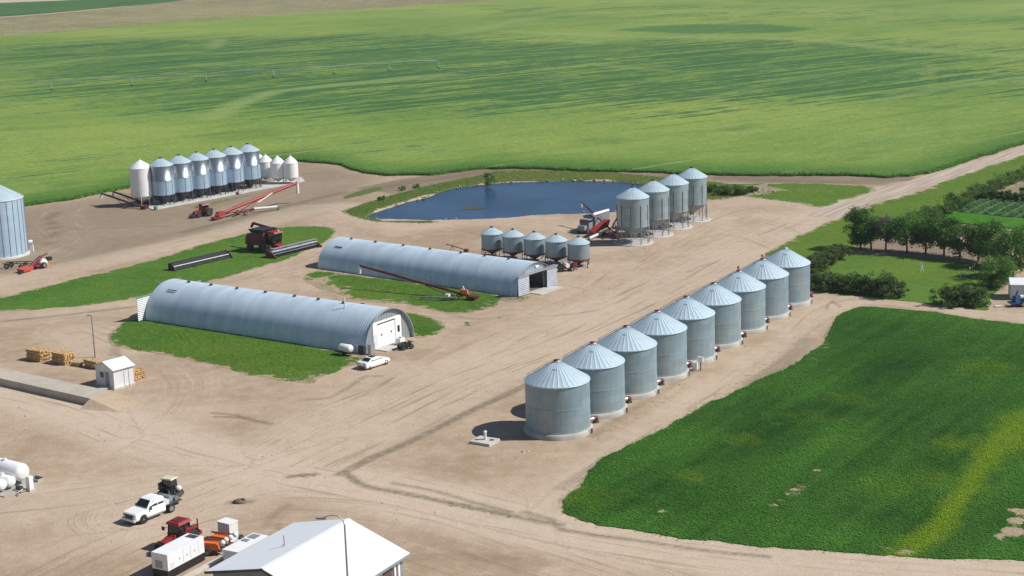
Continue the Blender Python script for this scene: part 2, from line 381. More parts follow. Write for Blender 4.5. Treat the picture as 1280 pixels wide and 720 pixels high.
def wheat_mat():
    m = bpy.data.materials.new('wheat_crop'); nt, N, L, b = nodes_of(m); b.inputs['Roughness'].default_value = .9; b.inputs['Specular IOR Level'].default_value = .1
    p = node_pos(N, L); q = node_combed(N, L, (.5, 1, 1), R_(-34)); q2 = node_combed(N, L, (.06, 1, 1), R_(-34))
    n0 = node_noise(N, L, p, .006, 5, .6); n1 = node_noise(N, L, q, .035, 6, .62); n2 = node_noise(N, L, q, .26, 7, .75); n3 = node_noise(N, L, p, .9, 4, .7); ns = node_noise(N, L, q2, .20, 6, .7)
    lightc = node_mix(N, L, node_range(N, L, n0, .38, .62), (.150, .245, .044), (.240, .315, .064))
    lightc = node_mix(N, L, node_range(N, L, n2, .46, .72, 0, .7), lightc, (.245, .315, .088))
    lightc = node_mix(N, L, node_range(N, L, n1, .30, .46, .7, 0), lightc, (.085, .17, .035))
    lightc = node_mix(N, L, node_range(N, L, ns, .52, .68, 0, .6), lightc, (.255, .335, .115)); lightc = node_mix(N, L, node_range(N, L, ns, .46, .34, 0, .55), lightc, (.10, .18, .035))
    f = node_math(N, L, 'ADD', node_math(N, L, 'MULTIPLY', node_math(N, L, 'SUBTRACT', n2, .5), 2.4), node_math(N, L, 'ADD', node_math(N, L, 'MULTIPLY', node_math(N, L, 'SUBTRACT', ns, .5), 3.6), node_math(N, L, 'MULTIPLY', node_math(N, L, 'SUBTRACT', n1, .5), 1.6)))
    dkf = node_range(N, L, node_math(N, L, 'ADD', f, node_math(N, L, 'MULTIPLY', node_attr(N, 'dk'), .85)), .35, 1.0)
    col = node_mix(N, L, dkf, lightc, node_mix(N, L, n2, (.030, .105, .030), (.065, .155, .045)))
    near = node_attr(N, 'edge'); col = node_mix(N, L, node_math(N, L, 'MULTIPLY', near, node_range(N, L, n1, .25, .6, .5, 1)), col, (.060, .15, .022))
    col = node_mix(N, L, node_math(N, L, 'MULTIPLY', node_attr(N, 'strip'), .75), col, (.045, .14, .035))
    col = node_mix(N, L, node_math(N, L, 'MULTIPLY', node_attr(N, 'pale'), node_range(N, L, n2, .3, .65, .3, .95)), col, (.235, .315, .10))
    # tramlines left by the sprayer
    w = N.new('ShaderNodeTexWave'); w.wave_type = 'BANDS'; w.bands_direction = 'Y'; w.inputs['Scale'].default_value = .011; w.inputs['Distortion'].default_value = 1.5; w.inputs['Detail'].default_value = 1; w.inputs['Detail Scale'].default_value = .3
    L.new(node_pos(N, L, (1, 1, 1), R_(-38)), w.inputs['Vector'])
    col = node_mix(N, L, node_math(N, L, 'MULTIPLY', node_range(N, L, w.outputs['Fac'], .985, .999), node_range(N, L, n1, .45, .6, 0, .6)), col, (.27, .32, .12))
    v = N.new('ShaderNodeVectorMath'); v.operation = 'SCALE'; L.new(col, v.inputs[0]); L.new(node_range(N, L, n3, .3, .7, .84, 1.16), v.inputs['Scale']); L.new(v.outputs[0], b.inputs['Base Color'])
    bp = N.new('ShaderNodeBump'); bp.inputs['Strength'].default_value = .5; bp.inputs['Distance'].default_value = .5
    L.new(node_math(N, L, 'ADD', n3, n2), bp.inputs['Height']); L.new(bp.outputs['Normal'], b.inputs['Normal'])
    return m

def vnoise(P, cell, seed):
    """smooth value noise 0..1 on the plane"""
    r = np.random.default_rng(seed); T = r.uniform(0, 1, (257, 257)); q = P/cell; i = np.floor(q).astype(int); f = q-i; f = f*f*(3-2*f); i %= 256
    a, b, c_, d = T[i[:, 0], i[:, 1]], T[i[:, 0]+1, i[:, 1]], T[i[:, 0], i[:, 1]+1], T[i[:, 0]+1, i[:, 1]+1]
    return (a*(1-f[:, 0])+b*f[:, 0])*(1-f[:, 1])+(c_*(1-f[:, 0])+d*f[:, 0])*f[:, 1]
# ---- outlines surveyed on the ground
POND = ragged(GP([(460,270),(474,262),(503,253),(532,244),(562,236),(600,230),(640,226.5),(700,225),(760,225),(805,229),(840,235),(864,240),(876,244),(868,250),(840,257),(800,261.5),(740,265),(672,267.5),(635,270.5),(580,273),(527,273.5),(490,273)]), 1.0, .5, 2)
LANES = [  # (outline of lane centre in survey pixels, half width m, light, track strength)
 ([(-120,470),(60,500),(180,545),(330,585),(480,615),(640,652),(900,694),(1280,728),(1500,745)], 5.5, .95, .8),
 ([(190,640),(320,588),(440,535),(560,478),(700,425),(830,365),(950,306),(1060,262)], 9.0, .65, 1.0),
 ([(330,570),(420,520),(520,480),(620,430),(720,380),(800,330),(860,290),(930,262),(1040,262)], 6.0, .25, .8),
 ([(676,642),(740,590),(800,545),(860,508),(930,465),(985,428),(1025,392),(1075,374),(1150,380),(1280,397),(1450,420)], 3.0, .55, .7),
 ([(-100,368),(0,352),(80,336),(180,315),(280,292),(360,268),(420,258),(470,272)], 4.5, .55, .8),
 ([(-100,400),(0,398),(130,388),(250,368),(350,335),(400,310),(425,280)], 5.0, .35, .7),
 ([(420,275),(520,280),(620,276),(720,284),(800,320)], 6.0, .3, .7),
 ([(30,330),(90,300),(70,268),(110,252),(170,240)], 5.0, .1, .8),
 ([(100,290),(200,285),(320,255),(400,232),(470,222),(430,208),(380,212)], 5.0, .1, .9),
 ([(180,545),(220,480),(160,440),(100,410)], 6.0, .2, .6),
 ([(500,385),(560,395),(640,388),(720,365)], 4.5, .2, .6),
 ([(-60,640),(120,620),(300,585),(420,548)], 6.0, .6, .8),
 ([(60,740),(180,680),(330,640),(480,650),(620,690),(760,735)], 8.0, .1, .8),
]
MARKS = [  # skid marks, drains, damp lines: (pixels, half width m, strength)
 ([(425,593),(470,570),(500,558),(545,536),(590,513),(640,490),(700,462)], .75, .85),
 ([(430,590),(455,607),(500,616),(560,628),(620,640),(655,648),(700,656)], .55, .95), ([(490,604),(540,613),(600,630),(640,640)], .3, .8),
 ([(362,596),(378,594),(394,593)], .6, .8), ([(265,516),(295,519),(318,526),(338,530)], .28, .9), ([(268,521),(300,522),(330,528)], .28, .9),
 ([(384,500),(410,498),(436,484),(458,470),(475,470)], .4, .55), ([(440,500),(470,486),(492,472)], .25, .6), ([(60,305),(68,290),(62,272),(84,262)], .8, .9), ([(62,272),(90,286),(150,284),(210,283)], .5, .6),
 ([(40,302),(70,308),(100,312)], .5, .6), ([(230,290),(300,272),(340,262),(390,250),(430,240)], 1.2, .7), ([(0,402),(60,396),(130,388),(180,382)], .6, .7),
 ([(1033,386),(1036,380),(1041,376),(1050,384)], .18, .9), ([(1036,380),(1060,375),(1075,374)], .18, .8), ([(700,662),(735,668),(800,676),(880,688),(960,696)], .4, .8), ([(655,640),(690,650),(700,660)], .5, .7),
 ([(860,340),(885,330),(900,328)], .3, .5), ([(870,300),(900,293),(930,298),(960,310)], .3, .5), ([(960,280),(985,285),(1000,292)], .25, .5), ([(140,444),(145,430),(150,455)], .5, .5), ([(690,395),(720,392),(745,388)], .4, .5),
 ([(900,222),(960,225),(1060,228)], 2.0, .6), ([(740,545),(790,512),(830,488),(870,462)], .8, .5), ([(700,610),(760,575),(830,545),(880,520)], .9, .45), ([(940,480),(985,448),(1010,425)], 1.4, .5),
 ([(490,232),(560,222),(610,214),(650,211)], 2.2, .75), ([(430,243),(480,234),(520,225)], 2.0, .5), ([(520,315),(600,296),(560,285)], .5, .4), ([(565,395),(600,399),(640,394)], .5, .5),
 ([(345,655),(352,665),(356,672)], .3, .6), ([(290,628),(312,627)], .7, .8), ([(660,490),(740,450)], .5, .3), ([(330,660),(345,640),(360,632)], .5, .4), ([(500,700),(560,695),(640,700)], 1.0, .35),
]
GREY = [(GP([(440,236),(500,224),(560,216),(610,209),(650,208.5),(700,210),(780,215),(880,219),(1000,219),(1140,221),(1150,226),(1060,229),(940,229),(860,224),(780,218),(700,214.5),(620,217),(560,230),(500,243)]), 1, 1.0), (GP([(-60,345),(0,345),(120,325),(250,295),(340,275),(420,262),(440,240),(480,224),(420,206),(380,204),(200,232),(100,250),(25,262),(-60,290)]), 6, .8),
        (GP([(1120,292),(1160,268),(1220,238),(1290,214),(1330,215),(1330,300),(1265,292),(1180,300)]), 3, .9), (GP([(1060,302),(1100,296),(1240,318),(1250,330),(1100,320),(1055,312)]), 2, .9),
        (GP([(690,640),(740,592),(850,525),(960,455),(1020,408),(1035,400),(1000,450),(900,520),(800,580),(720,640)]), 2, .55),
        (GP([(880,222),(1140,224),(1100,232),(900,228)]), 2, .9), (GP([(560,225),(640,210),(880,219),(880,224),(640,216),(540,236)]), 2, .8)]
WEED = [(GP([(430,264),(455,254),(500,241),(550,229),(590,221),(620,214),(700,213),(780,217),(860,224),(900,228),(940,236),(930,244),(890,250),(850,238),(760,224),(640,226),(600,229),(530,244),(470,262),(462,270),(480,276),(540,276),(540,279),(470,277),(440,270)]), 1.2, 1.0),
        (GP([(428,246),(450,238),(475,233),(480,237),(450,245),(430,249)]), .8, .9), (GP([(690,612),(740,575),(850,512),(960,445),(1010,408),(1030,415),(960,470),(850,530),(760,580),(705,635)]), 1.5, .42),
        (GP([(730,545),(800,510),(860,470),(880,480),(800,525),(745,560)]), 1, .40), (GP([(235,258),(270,250),(330,240),(310,246),(265,258),(240,263)]), 1, .55), (GP([(580,401),(590,402),(590,408),(578,408)]), .8, .7), (GP([(620,396),(630,395),(628,399),(618,400)]), .6, .6),
        (GP([(425,592),(500,558),(560,530),(540,530),(480,560),(420,588)]), 1.0, .48), (GP([(560,625),(650,645),(640,650),(550,632)]), .8, .55), (GP([(370,590),(400,588),(400,597),(362,599)]), .8, .5), (GP([(840,270),(960,235),(1000,262),(960,262),(900,268)]), 2, .3), (GP([(1135,380),(1240,386),(1235,392),(1140,386)]), 1, .4)]
LIGHTS = [(GP([(180,560),(330,560),(360,590),(200,600)]), 6, .45), (GP([(760,300),(960,250),(1040,262),(940,310),(820,350)]), 8, .3)]

def axis(parts):
    out = []
    for a, b, s in parts: out += list(np.arange(a, b, s))
    return np.array(out+[parts[-1][1]])
def build_ground():
    gx = axis([(-9000, -2000, 1000), (-2000, -500, 150), (-500, -130, 20), (-130, -75, 2), (-75, 55, .4), (55, 140, 1.2), (140, 500, 20), (500, 2000, 150), (2000, 9000, 1000)])
    gy = axis([(-4000, -200, 500), (-200, 100, 20), (100, 126, 3), (126, 262, .36), (262, 380, .75), (380, 430, 2), (430, 800, 20), (800, 3000, 150), (3000, 12000, 1000)])
    X, Y = np.meshgrid(gx, gy); P = np.stack([X.ravel(), Y.ravel()], 1); n = len(P)
    z = np.zeros(n); near = (P[:, 0] > -45) & (P[:, 0] < 70) & (P[:, 1] > 295) & (P[:, 1] < 380)
    sd = np.full(n, -1e3); sd[near] = sdist(P[near], POND); z -= 1.6*sstep(-1.5, 4, sd)
    core = (P[:, 0] > -140) & (P[:, 0] < 150) & (P[:, 1] > 95) & (P[:, 1] < 440); I = np.nonzero(core)[0]; Q = P[core]
    at = {k: np.zeros(n) for k in ('grey', 'light', 'dark', 'weed')}; trk = np.zeros((n, 3)); best = np.full(len(Q), 1e9)
    for li, (px, hw, lt, ts) in enumerate(LANES):
        ln = smooth_line(GP(px), 4); s0 = li*137.0; dm = np.full(len(Q), 1e9); sa = np.zeros(len(Q)); sg = np.zeros(len(Q))
        for a, b in zip(ln[:-1], ln[1:]):
            d, s, g = seg_dist(Q, a, b); k = d < dm; dm[k] = d[k]; sa[k] = s0+s[k]; sg[k] = g[k]; s0 += math.hypot(*(b-a))
        f = 1-sstep(hw*.55, hw*1.5, dm); at['light'][I] = np.maximum(at['light'][I], f*lt)
        k = (dm/hw < best) & (f > 0); best[k] = (dm/hw)[k]
        t = trk[I]; t[k, 0] = sa[k]; t[k, 1] = (sg*dm)[k]; t[k, 2] = (f*ts)[k]; trk[I] = t
    for px, hw, st in MARKS:
        ln = smooth_line(GP(px), 1.5); dm = np.full(len(Q), 1e9)
        for a, b in zip(ln[:-1], ln[1:]): dm = np.minimum(dm, seg_dist(Q, a, b)[0])
        at['dark'][I] = np.maximum(at['dark'][I], st*.88*(1-sstep(hw*.4, hw*1.15+.12, dm)))
    for name, lst in (('grey', GREY), ('weed', WEED), ('light', LIGHTS)):
        for pl, soft, st in lst: at[name][I] = np.maximum(at[name][I], st*sstep(-soft, soft, sdist(Q, [tuple(v) for v in pl])))
    at['light'][(P[:, 1] > 700)] = .8
    at['trk'] = trk
    nx, ny = len(gx), len(gy); i, j = np.meshgrid(np.arange(nx-1), np.arange(ny-1)); a = (j*nx+i).ravel()
    o = np_mesh('ground', np.column_stack([P, z]), np.column_stack([a, a+1, a+nx+1, a+nx]), ground_mat(), at, smooth=True)
    tag(o, kind='structure'); return o
build_ground()

# ---- pond
def water_mat():
    m = bpy.data.materials.new('pond_water'); nt, N, L, b = nodes_of(m)
    p = node_pos(N, L); n1 = node_noise(N, L, p, .05, 4, .6); q = node_pos(N, L, (1, .5, 1), .4); n2 = node_noise(N, L, q, 1.6, 4, .6)
    L.new(node_mix(N, L, node_range(N, L, n1, .4, .62), (.004, .036, .098), (.011, .054, .130)), b.inputs['Base Color'])
    b.inputs['Roughness'].default_value = .22; b.inputs['IOR'].default_value = 1.33; b.inputs['Specular IOR Level'].default_value = .35
    bp = N.new('ShaderNodeBump'); bp.inputs['Strength'].default_value = .5; bp.inputs['Distance'].default_value = .12; L.new(n2, bp.inputs['Height']); L.new(bp.outputs['Normal'], b.inputs['Normal'])
    return m
c = POND.mean(0); wo = c+(POND-c)*1.0
nr = np.roll(wo, -1, 0)-np.roll(wo, 1, 0); nr = np.stack([nr[:, 1], -nr[:, 0]], 1); nr /= np.hypot(nr[:, 0], nr[:, 1])[:, None]
if not inside((wo+nr*.3)[:1], POND)[0]: pass
wo = wo + nr*np.where(inside(wo+nr*.3, POND), -1, 1)[:, None]*.7
tag(poly_sheet('pond_water', ragged([tuple(v) for v in wo[::4]], 1.5, 0, 1), -.29, water_mat(), 6), kind='structure')

wm = ragged([tuple(v) for v in GP([(580,258.5),(590,257),(603,257),(610,258.5),(600,260),(588,260)])], .5, .25, 6)
tag(poly_sheet('pond_weed', wm, -.265, grass_mat('pond_weed', (.06, .07, .03), (.09, .10, .05), (.12, .12, .06)), 1.0, skirt=.01), kind='stuff')
# ---- wheat field, far fields
def build_wheat():
    fx = [(-900, 150), (-140, 290), (-114, 320), (-107, 337), (-104, 343), (-94, 353), (-86, 364), (-82, 379), (-66, 394), (-53, 399), (-41, 389), (-34, 375), (-28, 371), (-15, 371), (-6, 375), (1, 376), (25, 364), (43, 356), (64, 351), (86, 345.5), (91, 348), (101, 361), (112, 374), (124, 388), (700, 1080)]
    bx = [(-900, 300), (-452, 780), (-288, 942), (-202, 1040), (-107, 1106), (7, 1188), (200, 1330), (700, 1720)]
    xs = axis([(-700, -200, 10), (-200, -125, 4), (-125, 130, 1.0), (130, 200, 4), (200, 690, 10)])
    fx, bx = np.array(fx, float), np.array(bx, float); r = np.random.default_rng(5)
    y0 = np.interp(xs, fx[:, 0], fx[:, 1])+np.interp(xs, np.arange(-720, 720, 1.7), r.normal(0, .45, 848))+np.interp(xs, np.arange(-720, 720, 9.), r.normal(0, .8, 160)); y1 = np.interp(xs, bx[:, 0], bx[:, 1])
    t = np.linspace(0, 1, 150)**1.8; X = np.repeat(xs[None], 150, 0); Y = y0[None]+(y1-y0)[None]*t[:, None]; P = np.stack([X.ravel(), Y.ravel()], 1)
    # survey positions of the greener ground
    DK = GP([(-40, 58), (0, 55), (250, 46), (450, 42), (640, 40), (740, 52), (950, 46), (1120, 50), (1320, 68), (1320, 118), (1100, 128), (900, 138), (700, 146), (480, 150), (300, 150), (150, 138), (0, 130), (-40, 128)])
    dk = sstep(-60, 60, sdist(P, DK))
    dk = np.maximum(dk, .5*sstep(-25, 10, sdist(P, GP([(600, 8), (900, 6), (1300, 22), (1300, 36), (1100, 30), (800, 24), (640, 24)]))))
    strip = sstep(-3, 3, sdist(P, GP([(765, 39), (810, 34), (870, 31), (950, 31), (1022, 37), (980, 42), (860, 43.5)])))
    edge = 1-sstep(0, 30, Y.ravel()-np.repeat(y0[None], 150, 0).ravel()); pale = np.zeros(len(P))
    for px, hw, st in (([(265,150),(300,130),(345,116),(420,108),(560,95)], 4, .9), ([(0,92),(130,72),(260,68),(400,62)], 4, .6), ([(640,40),(760,46),(900,48),(1000,50),(1120,62),(1280,72)], 5, .9), ([(640,52),(720,52),(740,55)], 4, .8), ([(1100,128),(1180,112),(1280,98)], 3, .7), ([(900,120),(1000,100),(1160,80)], 2, .5), ([(1150,80),(1160,80),(1166,86),(1165,95)], 1.2, .4), ([(740,82),(835,90)], 3, .5), ([(560,45),(700,20),(900,14),(1280,18)], 6, .6), ([(600,70),(800,62)], 3, .5), ([(275,50),(268,62)], 3, .8)):
        ln = smooth_line(GP(px), 20); dm = np.full(len(P), 1e9)
        for a, b in zip(ln[:-1], ln[1:]): dm = np.minimum(dm, seg_dist(P, a, b)[0])
        pale = np.maximum(pale, st*(1-sstep(hw*.4, hw*1.8, dm)))
    nx = len(xs); z = np.full(len(P), .45); V = np.column_stack([P, z]); V = np.vstack([V, np.column_stack([xs, y0-.05, np.zeros(nx)-.05])])
    i, j = np.meshgrid(np.arange(nx-1), np.arange(149)); a = (j*nx+i).ravel(); k = np.arange(nx-1); base = 150*nx
    F = np.vstack([np.column_stack([a, a+1, a+nx+1, a+nx]), np.column_stack([base+k, base+k+1, k+1, k])])
    pad = lambda q: np.append(q, np.zeros(nx))
    tag(np_mesh('wheat_field', V, F, wheat_mat(), dict(dk=pad(dk), strip=pad(strip), edge=np.append(edge, np.ones(nx)), pale=pad(pale))), kind='structure')
    return np.column_stack([xs, y0])
WEDGE = build_wheat()
tag(poly_sheet('stubble_field', ragged(GP([(-300,76),(0,46),(230,28),(430,15),(640,1),(640,-10),(420,-8),(240,0),(120,12),(0,22),(-300,42)]), 12, 2, 4), .10, grass_mat('stubble', (.22, .19, .10), (.27, .245, .125), (.36, .335, .16), s=.1), 30), kind='structure')
tag(poly_sheet('distant_green_field', ragged(GP([(-300,38),(0,21),(120,11),(240,-1),(200,-6),(100,0),(0,4),(-300,18)]), 12, 2, 5), .20, grass_mat('far_green', (.04, .12, .03), (.06, .15, .035), (.08, .17, .05), s=.1), 30), kind='structure')

# ---- gravel road to the north east
def strip_outline(cl, hw, amp, seed):
    l = smooth_line(cl, .8); t = np.gradient(l, axis=0); t /= np.hypot(t[:, 0], t[:, 1])[:, None]; n = np.stack([-t[:, 1], t[:, 0]], 1)
    r = np.random.default_rng(seed); k = len(l); w = lambda: np.interp(np.arange(k), np.arange(0, k+4, 4), r.normal(0, amp, len(np.arange(0, k+4, 4))))
    hw = np.interp(np.arange(k), np.linspace(0, k, len(hw)), hw)
    return np.vstack([l+n*(hw+w())[:, None], (l-n*(hw+w())[:, None])[::-1]])
def road_mat():
    m = bpy.data.materials.new('gravel'); nt, N, L, b = nodes_of(m); b.inputs['Roughness'].default_value = .95; b.inputs['Specular IOR Level'].default_value = .15
    q = node_pos(N, L, (1, 1, 1), -N_ANG); s = N.new('ShaderNodeMapping'); s.inputs['Scale'].default_value = (.03, .8, 1); L.new(q, s.inputs['Vector'])
    tn = node_noise(N, L, s.outputs[0], 1.5, 5, .6); p = node_pos(N, L); n2 = node_noise(N, L, p, .8, 6, .7)
    col = node_mix(N, L, node_range(N, L, tn, .35, .65), (.36, .285, .22), (.52, .43, .345)); col = node_mix(N, L, node_range(N, L, n2, .5, .8, 0, .5), col, (.30, .23, .165))
    L.new(col, b.inputs['Base Color']); bp = N.new('ShaderNodeBump'); bp.inputs['Strength'].default_value = .4; bp.inputs['Distance'].default_value = .08; L.new(n2, bp.inputs['Height']); L.new(bp.outputs['Normal'], b.inputs['Normal']); return m
rc = [tuple(v) for v in GP([(1040,272),(1100,246),(1160,230),(1215,212),(1260,199),(1300,186)])]; d = np.array(rc[-1])-np.array(rc[-2]); d /= np.hypot(*d); rc += [tuple(np.array(rc[-1])+d*k) for k in (100, 400, 900)]
tag(poly_sheet('gravel_road', strip_outline(rc, [5.5, 5.0, 4.6, 4.6, 4.6, 4.6, 4.6, 4.6, 4.6], .25, 8), .012, road_mat(), 3, skirt=.03), kind='structure')

# ---- grassed areas
LAWN = grass_mat('rough_lawn', (.066, .170, .020), (.095, .205, .028), (.13, .215, .042))
MOWN = grass_mat('mown_lawn', (.075, .165, .022), (.105, .205, .030), (.135, .215, .040))
ALF = grass_mat('alfalfa_base', (.02, .10, .009), (.032, .13, .012), (.045, .15, .016))
ROWS = grass_mat('vegetable_rows', (.06, .16, .03), (.09, .19, .05), (.10, .22, .08))
BRIGHT = grass_mat('young_cereal', (.045, .17, .012), (.06, .20, .016), (.08, .21, .02))
def rim(outline, spots, w=1.6, st=.75):
    o = np.asarray(outline)[::2]; b = bare_spots(spots)
    return lambda P: np.maximum(b(P), st*(1-sstep(-.1, w, sdist(P, o)+1.6*(vnoise(P, 1.8, 5)-.5))))
def bare_spots(spots):
    def f(P):
        r = np.zeros(len(P)); nz = .6*vnoise(P, 1.1, 15)+.4*vnoise(P, .45, 16)
        for (px, py), rad, st in spots: g = G(px, py); r = np.maximum(r, st*(1-sstep(rad*.4, rad*1.5, np.hypot(P[:, 0]-g.x, P[:, 1]-g.y)+rad*1.3*(nz-.5))))
        return r
    return f
zero = lambda P: np.zeros(len(P))
GA = ragged(GP([(-80,384),(0,372),(60,357),(130,340),(200,322),(258,304),(300,294),(340,285),(370,282.5),(400,283),(416,288),(414,296),(402,306),(385,313),(360,324),(330,333),(300,342),(272,350),(225,360),(175,371),(130,379),(70,385),(0,389),(-80,394)]), .5, .5, 11)
GB = ragged(GP([(133,424),(142,414),(160,404),(182,400.5),(320,421),(457,444),(460,450),(448,456),(425,465),(405,472),(392,479),(370,478),(335,473),(285,460),(222,446),(165,437),(140,431)]), .5, .5, 12)
GC = ragged(GP([(503,398),(507,391),(530,394),(553,400),(558,405),(550,415),(535,420),(518,421)]), .5, .4, 13)
GD = ragged(GP([(384,348),(396,338),(420,340),(520,352),(600,365),(643,371),(663,371),(660,375),(645,377),(624,375),(620,382),(600,388),(580,392),(552,389),(528,384),(500,380),(462,376),(432,368),(402,362),(388,355)]), .5, .55, 14)
GE = ragged(GP([(890,232),(930,229),(977,229.5),(1057,230),(1092,236),(1085,241),(1050,253),(1025,259),(1000,254.5),(975,251),(945,246),(905,241)]), .7, .5, 15)
GF = ragged(GP([(955,322),(985,303),(1030,281),(1085,258),(1135,243),(1185,225),(1235,208),(1280,194),(1340,178),(1340,206),(1290,222),(1245,242),(1200,262),(1160,281),(1125,296),(1085,303),(1062,318),(1030,335),(1012,356),(990,352)]), .7, .4, 16)
GG = ragged(GP([(1014,350),(1035,330),(1062,318),(1100,319),(1150,321),(1228,330),(1262,332),(1262,346),(1246,366),(1236,382),(1232,388),(1180,383),(1140,378),(1100,373),(1014,364)]), .7, .35, 17)
ALFP = ragged(GP([(1046,396),(1060,388),(1084,383.5),(1150,389),(1210,397),(1280,406),(1420,428),(1420,715),(1280,701),(1160,699),(1050,690),(960,684),(880,676),(800,664),(745,656),(710,645),(703,636),(707,624),(719,609),(736,591),(757,572),(786,557),(820,542),(858,520),(906,496),(950,475),(988,457),(1012,443),(1030,426),(1039,409)]), .5, .32, 18)
VEG = ragged(GP([(1216,248),(1250,249),(1340,256),(1340,282),(1280,273),(1195,264.5),(1200,256)]), .7, .2, 19)
YNG = ragged(GP([(1188,266.5),(1280,275),(1340,282),(1340,298),(1280,288),(1210,281),(1180,275)]), .7, .2, 20)
tag(poly_sheet('grass_verge', GA, .03, LAWN, 2.0, dict(bare=rim(GA, [((215,352),3,.6),((330,305),4,.25),((60,372),5,.4),((150,360),4,.35)]), yel=bare_spots([((380,300),8,.3)]))), kind='structure')
tag(poly_sheet('grass_patch', GB, .03, LAWN, 2.0, dict(bare=rim(GB, [((215,420),2,.5),((390,470),3,.45),((350,466),3,.35),((440,450),2.5,.5),((140,426),2.5,.45)]), yel=bare_spots([((250,440),10,.4),((330,455),8,.4)]))), kind='structure')
tag(poly_sheet('grass_patch', GC, .03, LAWN, 2.0, dict(bare=rim(GC, []), yel=zero)), kind='structure')
tag(poly_sheet('grass_patch', GD, .03, LAWN, 2.0, dict(bare=rim(GD, [((395,352),4,.75),((420,362),4,.6),((480,372),5,.45),((560,384),4,.4),((600,384),4,.5),((540,370),3,.3)]), yel=bare_spots([((470,365),10,.3)]))), kind='structure')
tag(poly_sheet('pond_meadow', GE, .03, LAWN, 2.5, dict(bare=rim(GE, [((1000,238),4,.5),((945,237),6,.9),((1040,238),4,.4)]), yel=bare_spots([((1010,238),12,.5)]))), kind='structure')
tag(poly_sheet('road_verge', GF, .03, LAWN, 2.5, dict(bare=rim(GF, []), yel=lambda P: np.full(len(P), .38))), kind='structure')
tag(poly_sheet('garden_lawn', GG, .036, MOWN, 2.0, dict(bare=zero, yel=bare_spots([((1160,335),10,.3)]))), kind='structure')
YEL = [((1205,556),3.5,.45),((1170,600),3,.3),((1110,605),3,.25),((930,550),2.2,.35),((860,595),2,.3),((1050,555),2.5,.2),((1060,500),3,.2),((1230,460),4,.3),((720,622),4,.25),((1010,520),3,.15)]
YSW = [np.array(v) for v in smooth_line(GP([(1300,522),(1268,542),(1242,562),(1222,590),(1202,622),(1180,652),(1150,680),(1128,694)]), 2)]
YW = np.interp(np.arange(len(YSW)), [0, len(YSW)*.3, len(YSW)*.6, len(YSW)-1], [4.0, 2.6, 1.7, 2.2])
def YELF(P):
    f = np.zeros(len(P)); wob = 1+.7*(vnoise(P, 2.5, 77)-.5)+.5*(vnoise(P, .8, 78)-.5)
    for k in range(len(YSW)-1): f = np.maximum(f, .85*(1-sstep(.15, 1.15, seg_dist(P, YSW[k], YSW[k+1])[0]/YW[k]*wob)))
    return np.maximum(f, bare_spots(YEL)(P)*(.5+.9*vnoise(P, 1.6, 79)))
BARE = [((838,634),.45,.95),((832,638),.5,.9),((826,640),.35,.85),((839,628),.3,.85),((989,656),.6,.8),((1262,665),1.5,.85),((1272,652),1.3,.9),((1250,672),1.0,.8),((1277,640),1.2,.9),((1268,678),.9,.8),((955,643),.35,1.),((963,637),.4,1.1),((970,631),.35,1.),((978,625),.4,1.1),((986,618),.4,1.1),((993,612),.5,1.1),((1000,606),.4,1.),((1008,600),.35,1.),((1022,588),.4,1.),((1032,580),.35,1.),((973,530),.9,.8),((1128,690),2,.6),((1018,432),3,.6),((1005,446),2.5,.5)]
tag(poly_sheet('alfalfa_field', ALFP, .04, ALF, 1.2, dict(bare=bare_spots(BARE), yel=lambda P: YELF(P))), kind='structure')
tag(poly_sheet('vegetable_plot', VEG, .12, ROWS, 2.0, dict(bare=zero, yel=zero)), kind='structure')
tag(poly_sheet('cereal_plot', YNG, .22, BRIGHT, 2.0, dict(bare=zero, yel=zero), skirt=.24), kind='structure')

# ---- countless leaves, blades and stones (stuff)
def cover(name, outline, n, size, z0, z1, m, seed, flat=.3, bare=None, yel=None, aspect=.6, keep=None, clump=.25, vfun=None, jit=.35):
    P = scatter_in(outline, n, seed); r = np.random.default_rng(seed+50)
    if jit: P = P+r.normal(0, jit, P.shape)*(r.uniform(0, 1, (len(P), 1)) < .3)
    if keep is not None: P = P[keep(P)]
    if bare: P = P[bare(P)+r.uniform(-.25, .25, len(P)) < .55]
    hmap = vnoise(P, 1.3, seed)*.55+vnoise(P, 4.0, seed+1)*.45
    k = len(P); C = np.column_stack([P, z0+(z1-z0)*r.uniform(0, 1, k)*(1-clump+clump*hmap)])
    V, Q = leaf_quads(C, size*r.uniform(.5, 1.7, k), seed+9, flat, aspect)
    v = np.clip((vfun(P) if vfun else .25+.35*hmap)+r.normal(0, .12, k), 0, 1); at = dict(v=np.repeat(v, 4), yel=np.repeat(np.clip((yel(P) if yel else np.zeros(k))+r.normal(0, .08, k), 0, 1), 4))
    return tag(np_mesh(name, V, Q, m, at), kind='stuff')
L_ALF = leaf_mat('alfalfa_leaf', (.019, .080, .014), (.118, .305, .042), (.27, .42, .018))
L_GRASS = leaf_mat('grass_blade', (.066, .178, .018), (.145, .285, .036), (.22, .26, .05))
L_WHEAT = leaf_mat('wheat_blade', (.045, .13, .018), (.13, .24, .035), (.2, .2, .05))
L_VEG = leaf_mat('vegetable_leaf', (.06, .15, .05), (.20, .32, .16), (.2, .2, .05))
vis = lambda P: (P[:, 0] < .245*P[:, 1]+80)
ALFO = np.asarray(ALFP)[::6]
def alf_v(P):
    along = P[:, 0]*NV.y-P[:, 1]*NV.x; q = np.column_stack([along/1.1, (P[:, 0]*NV.x+P[:, 1]*NV.y)/14])
    w = np.column_stack([along/4.5, (P[:, 0]*NV.x+P[:, 1]*NV.y)/30])
    return -.20+.38*vnoise(q, 1, 90)+.36*vnoise(w, 1, 91)+.48*vnoise(P, 9, 92)+.20*vnoise(P, 1.6, 93)+.32*(1-sstep(1, 11, sdist(P, ALFO)))
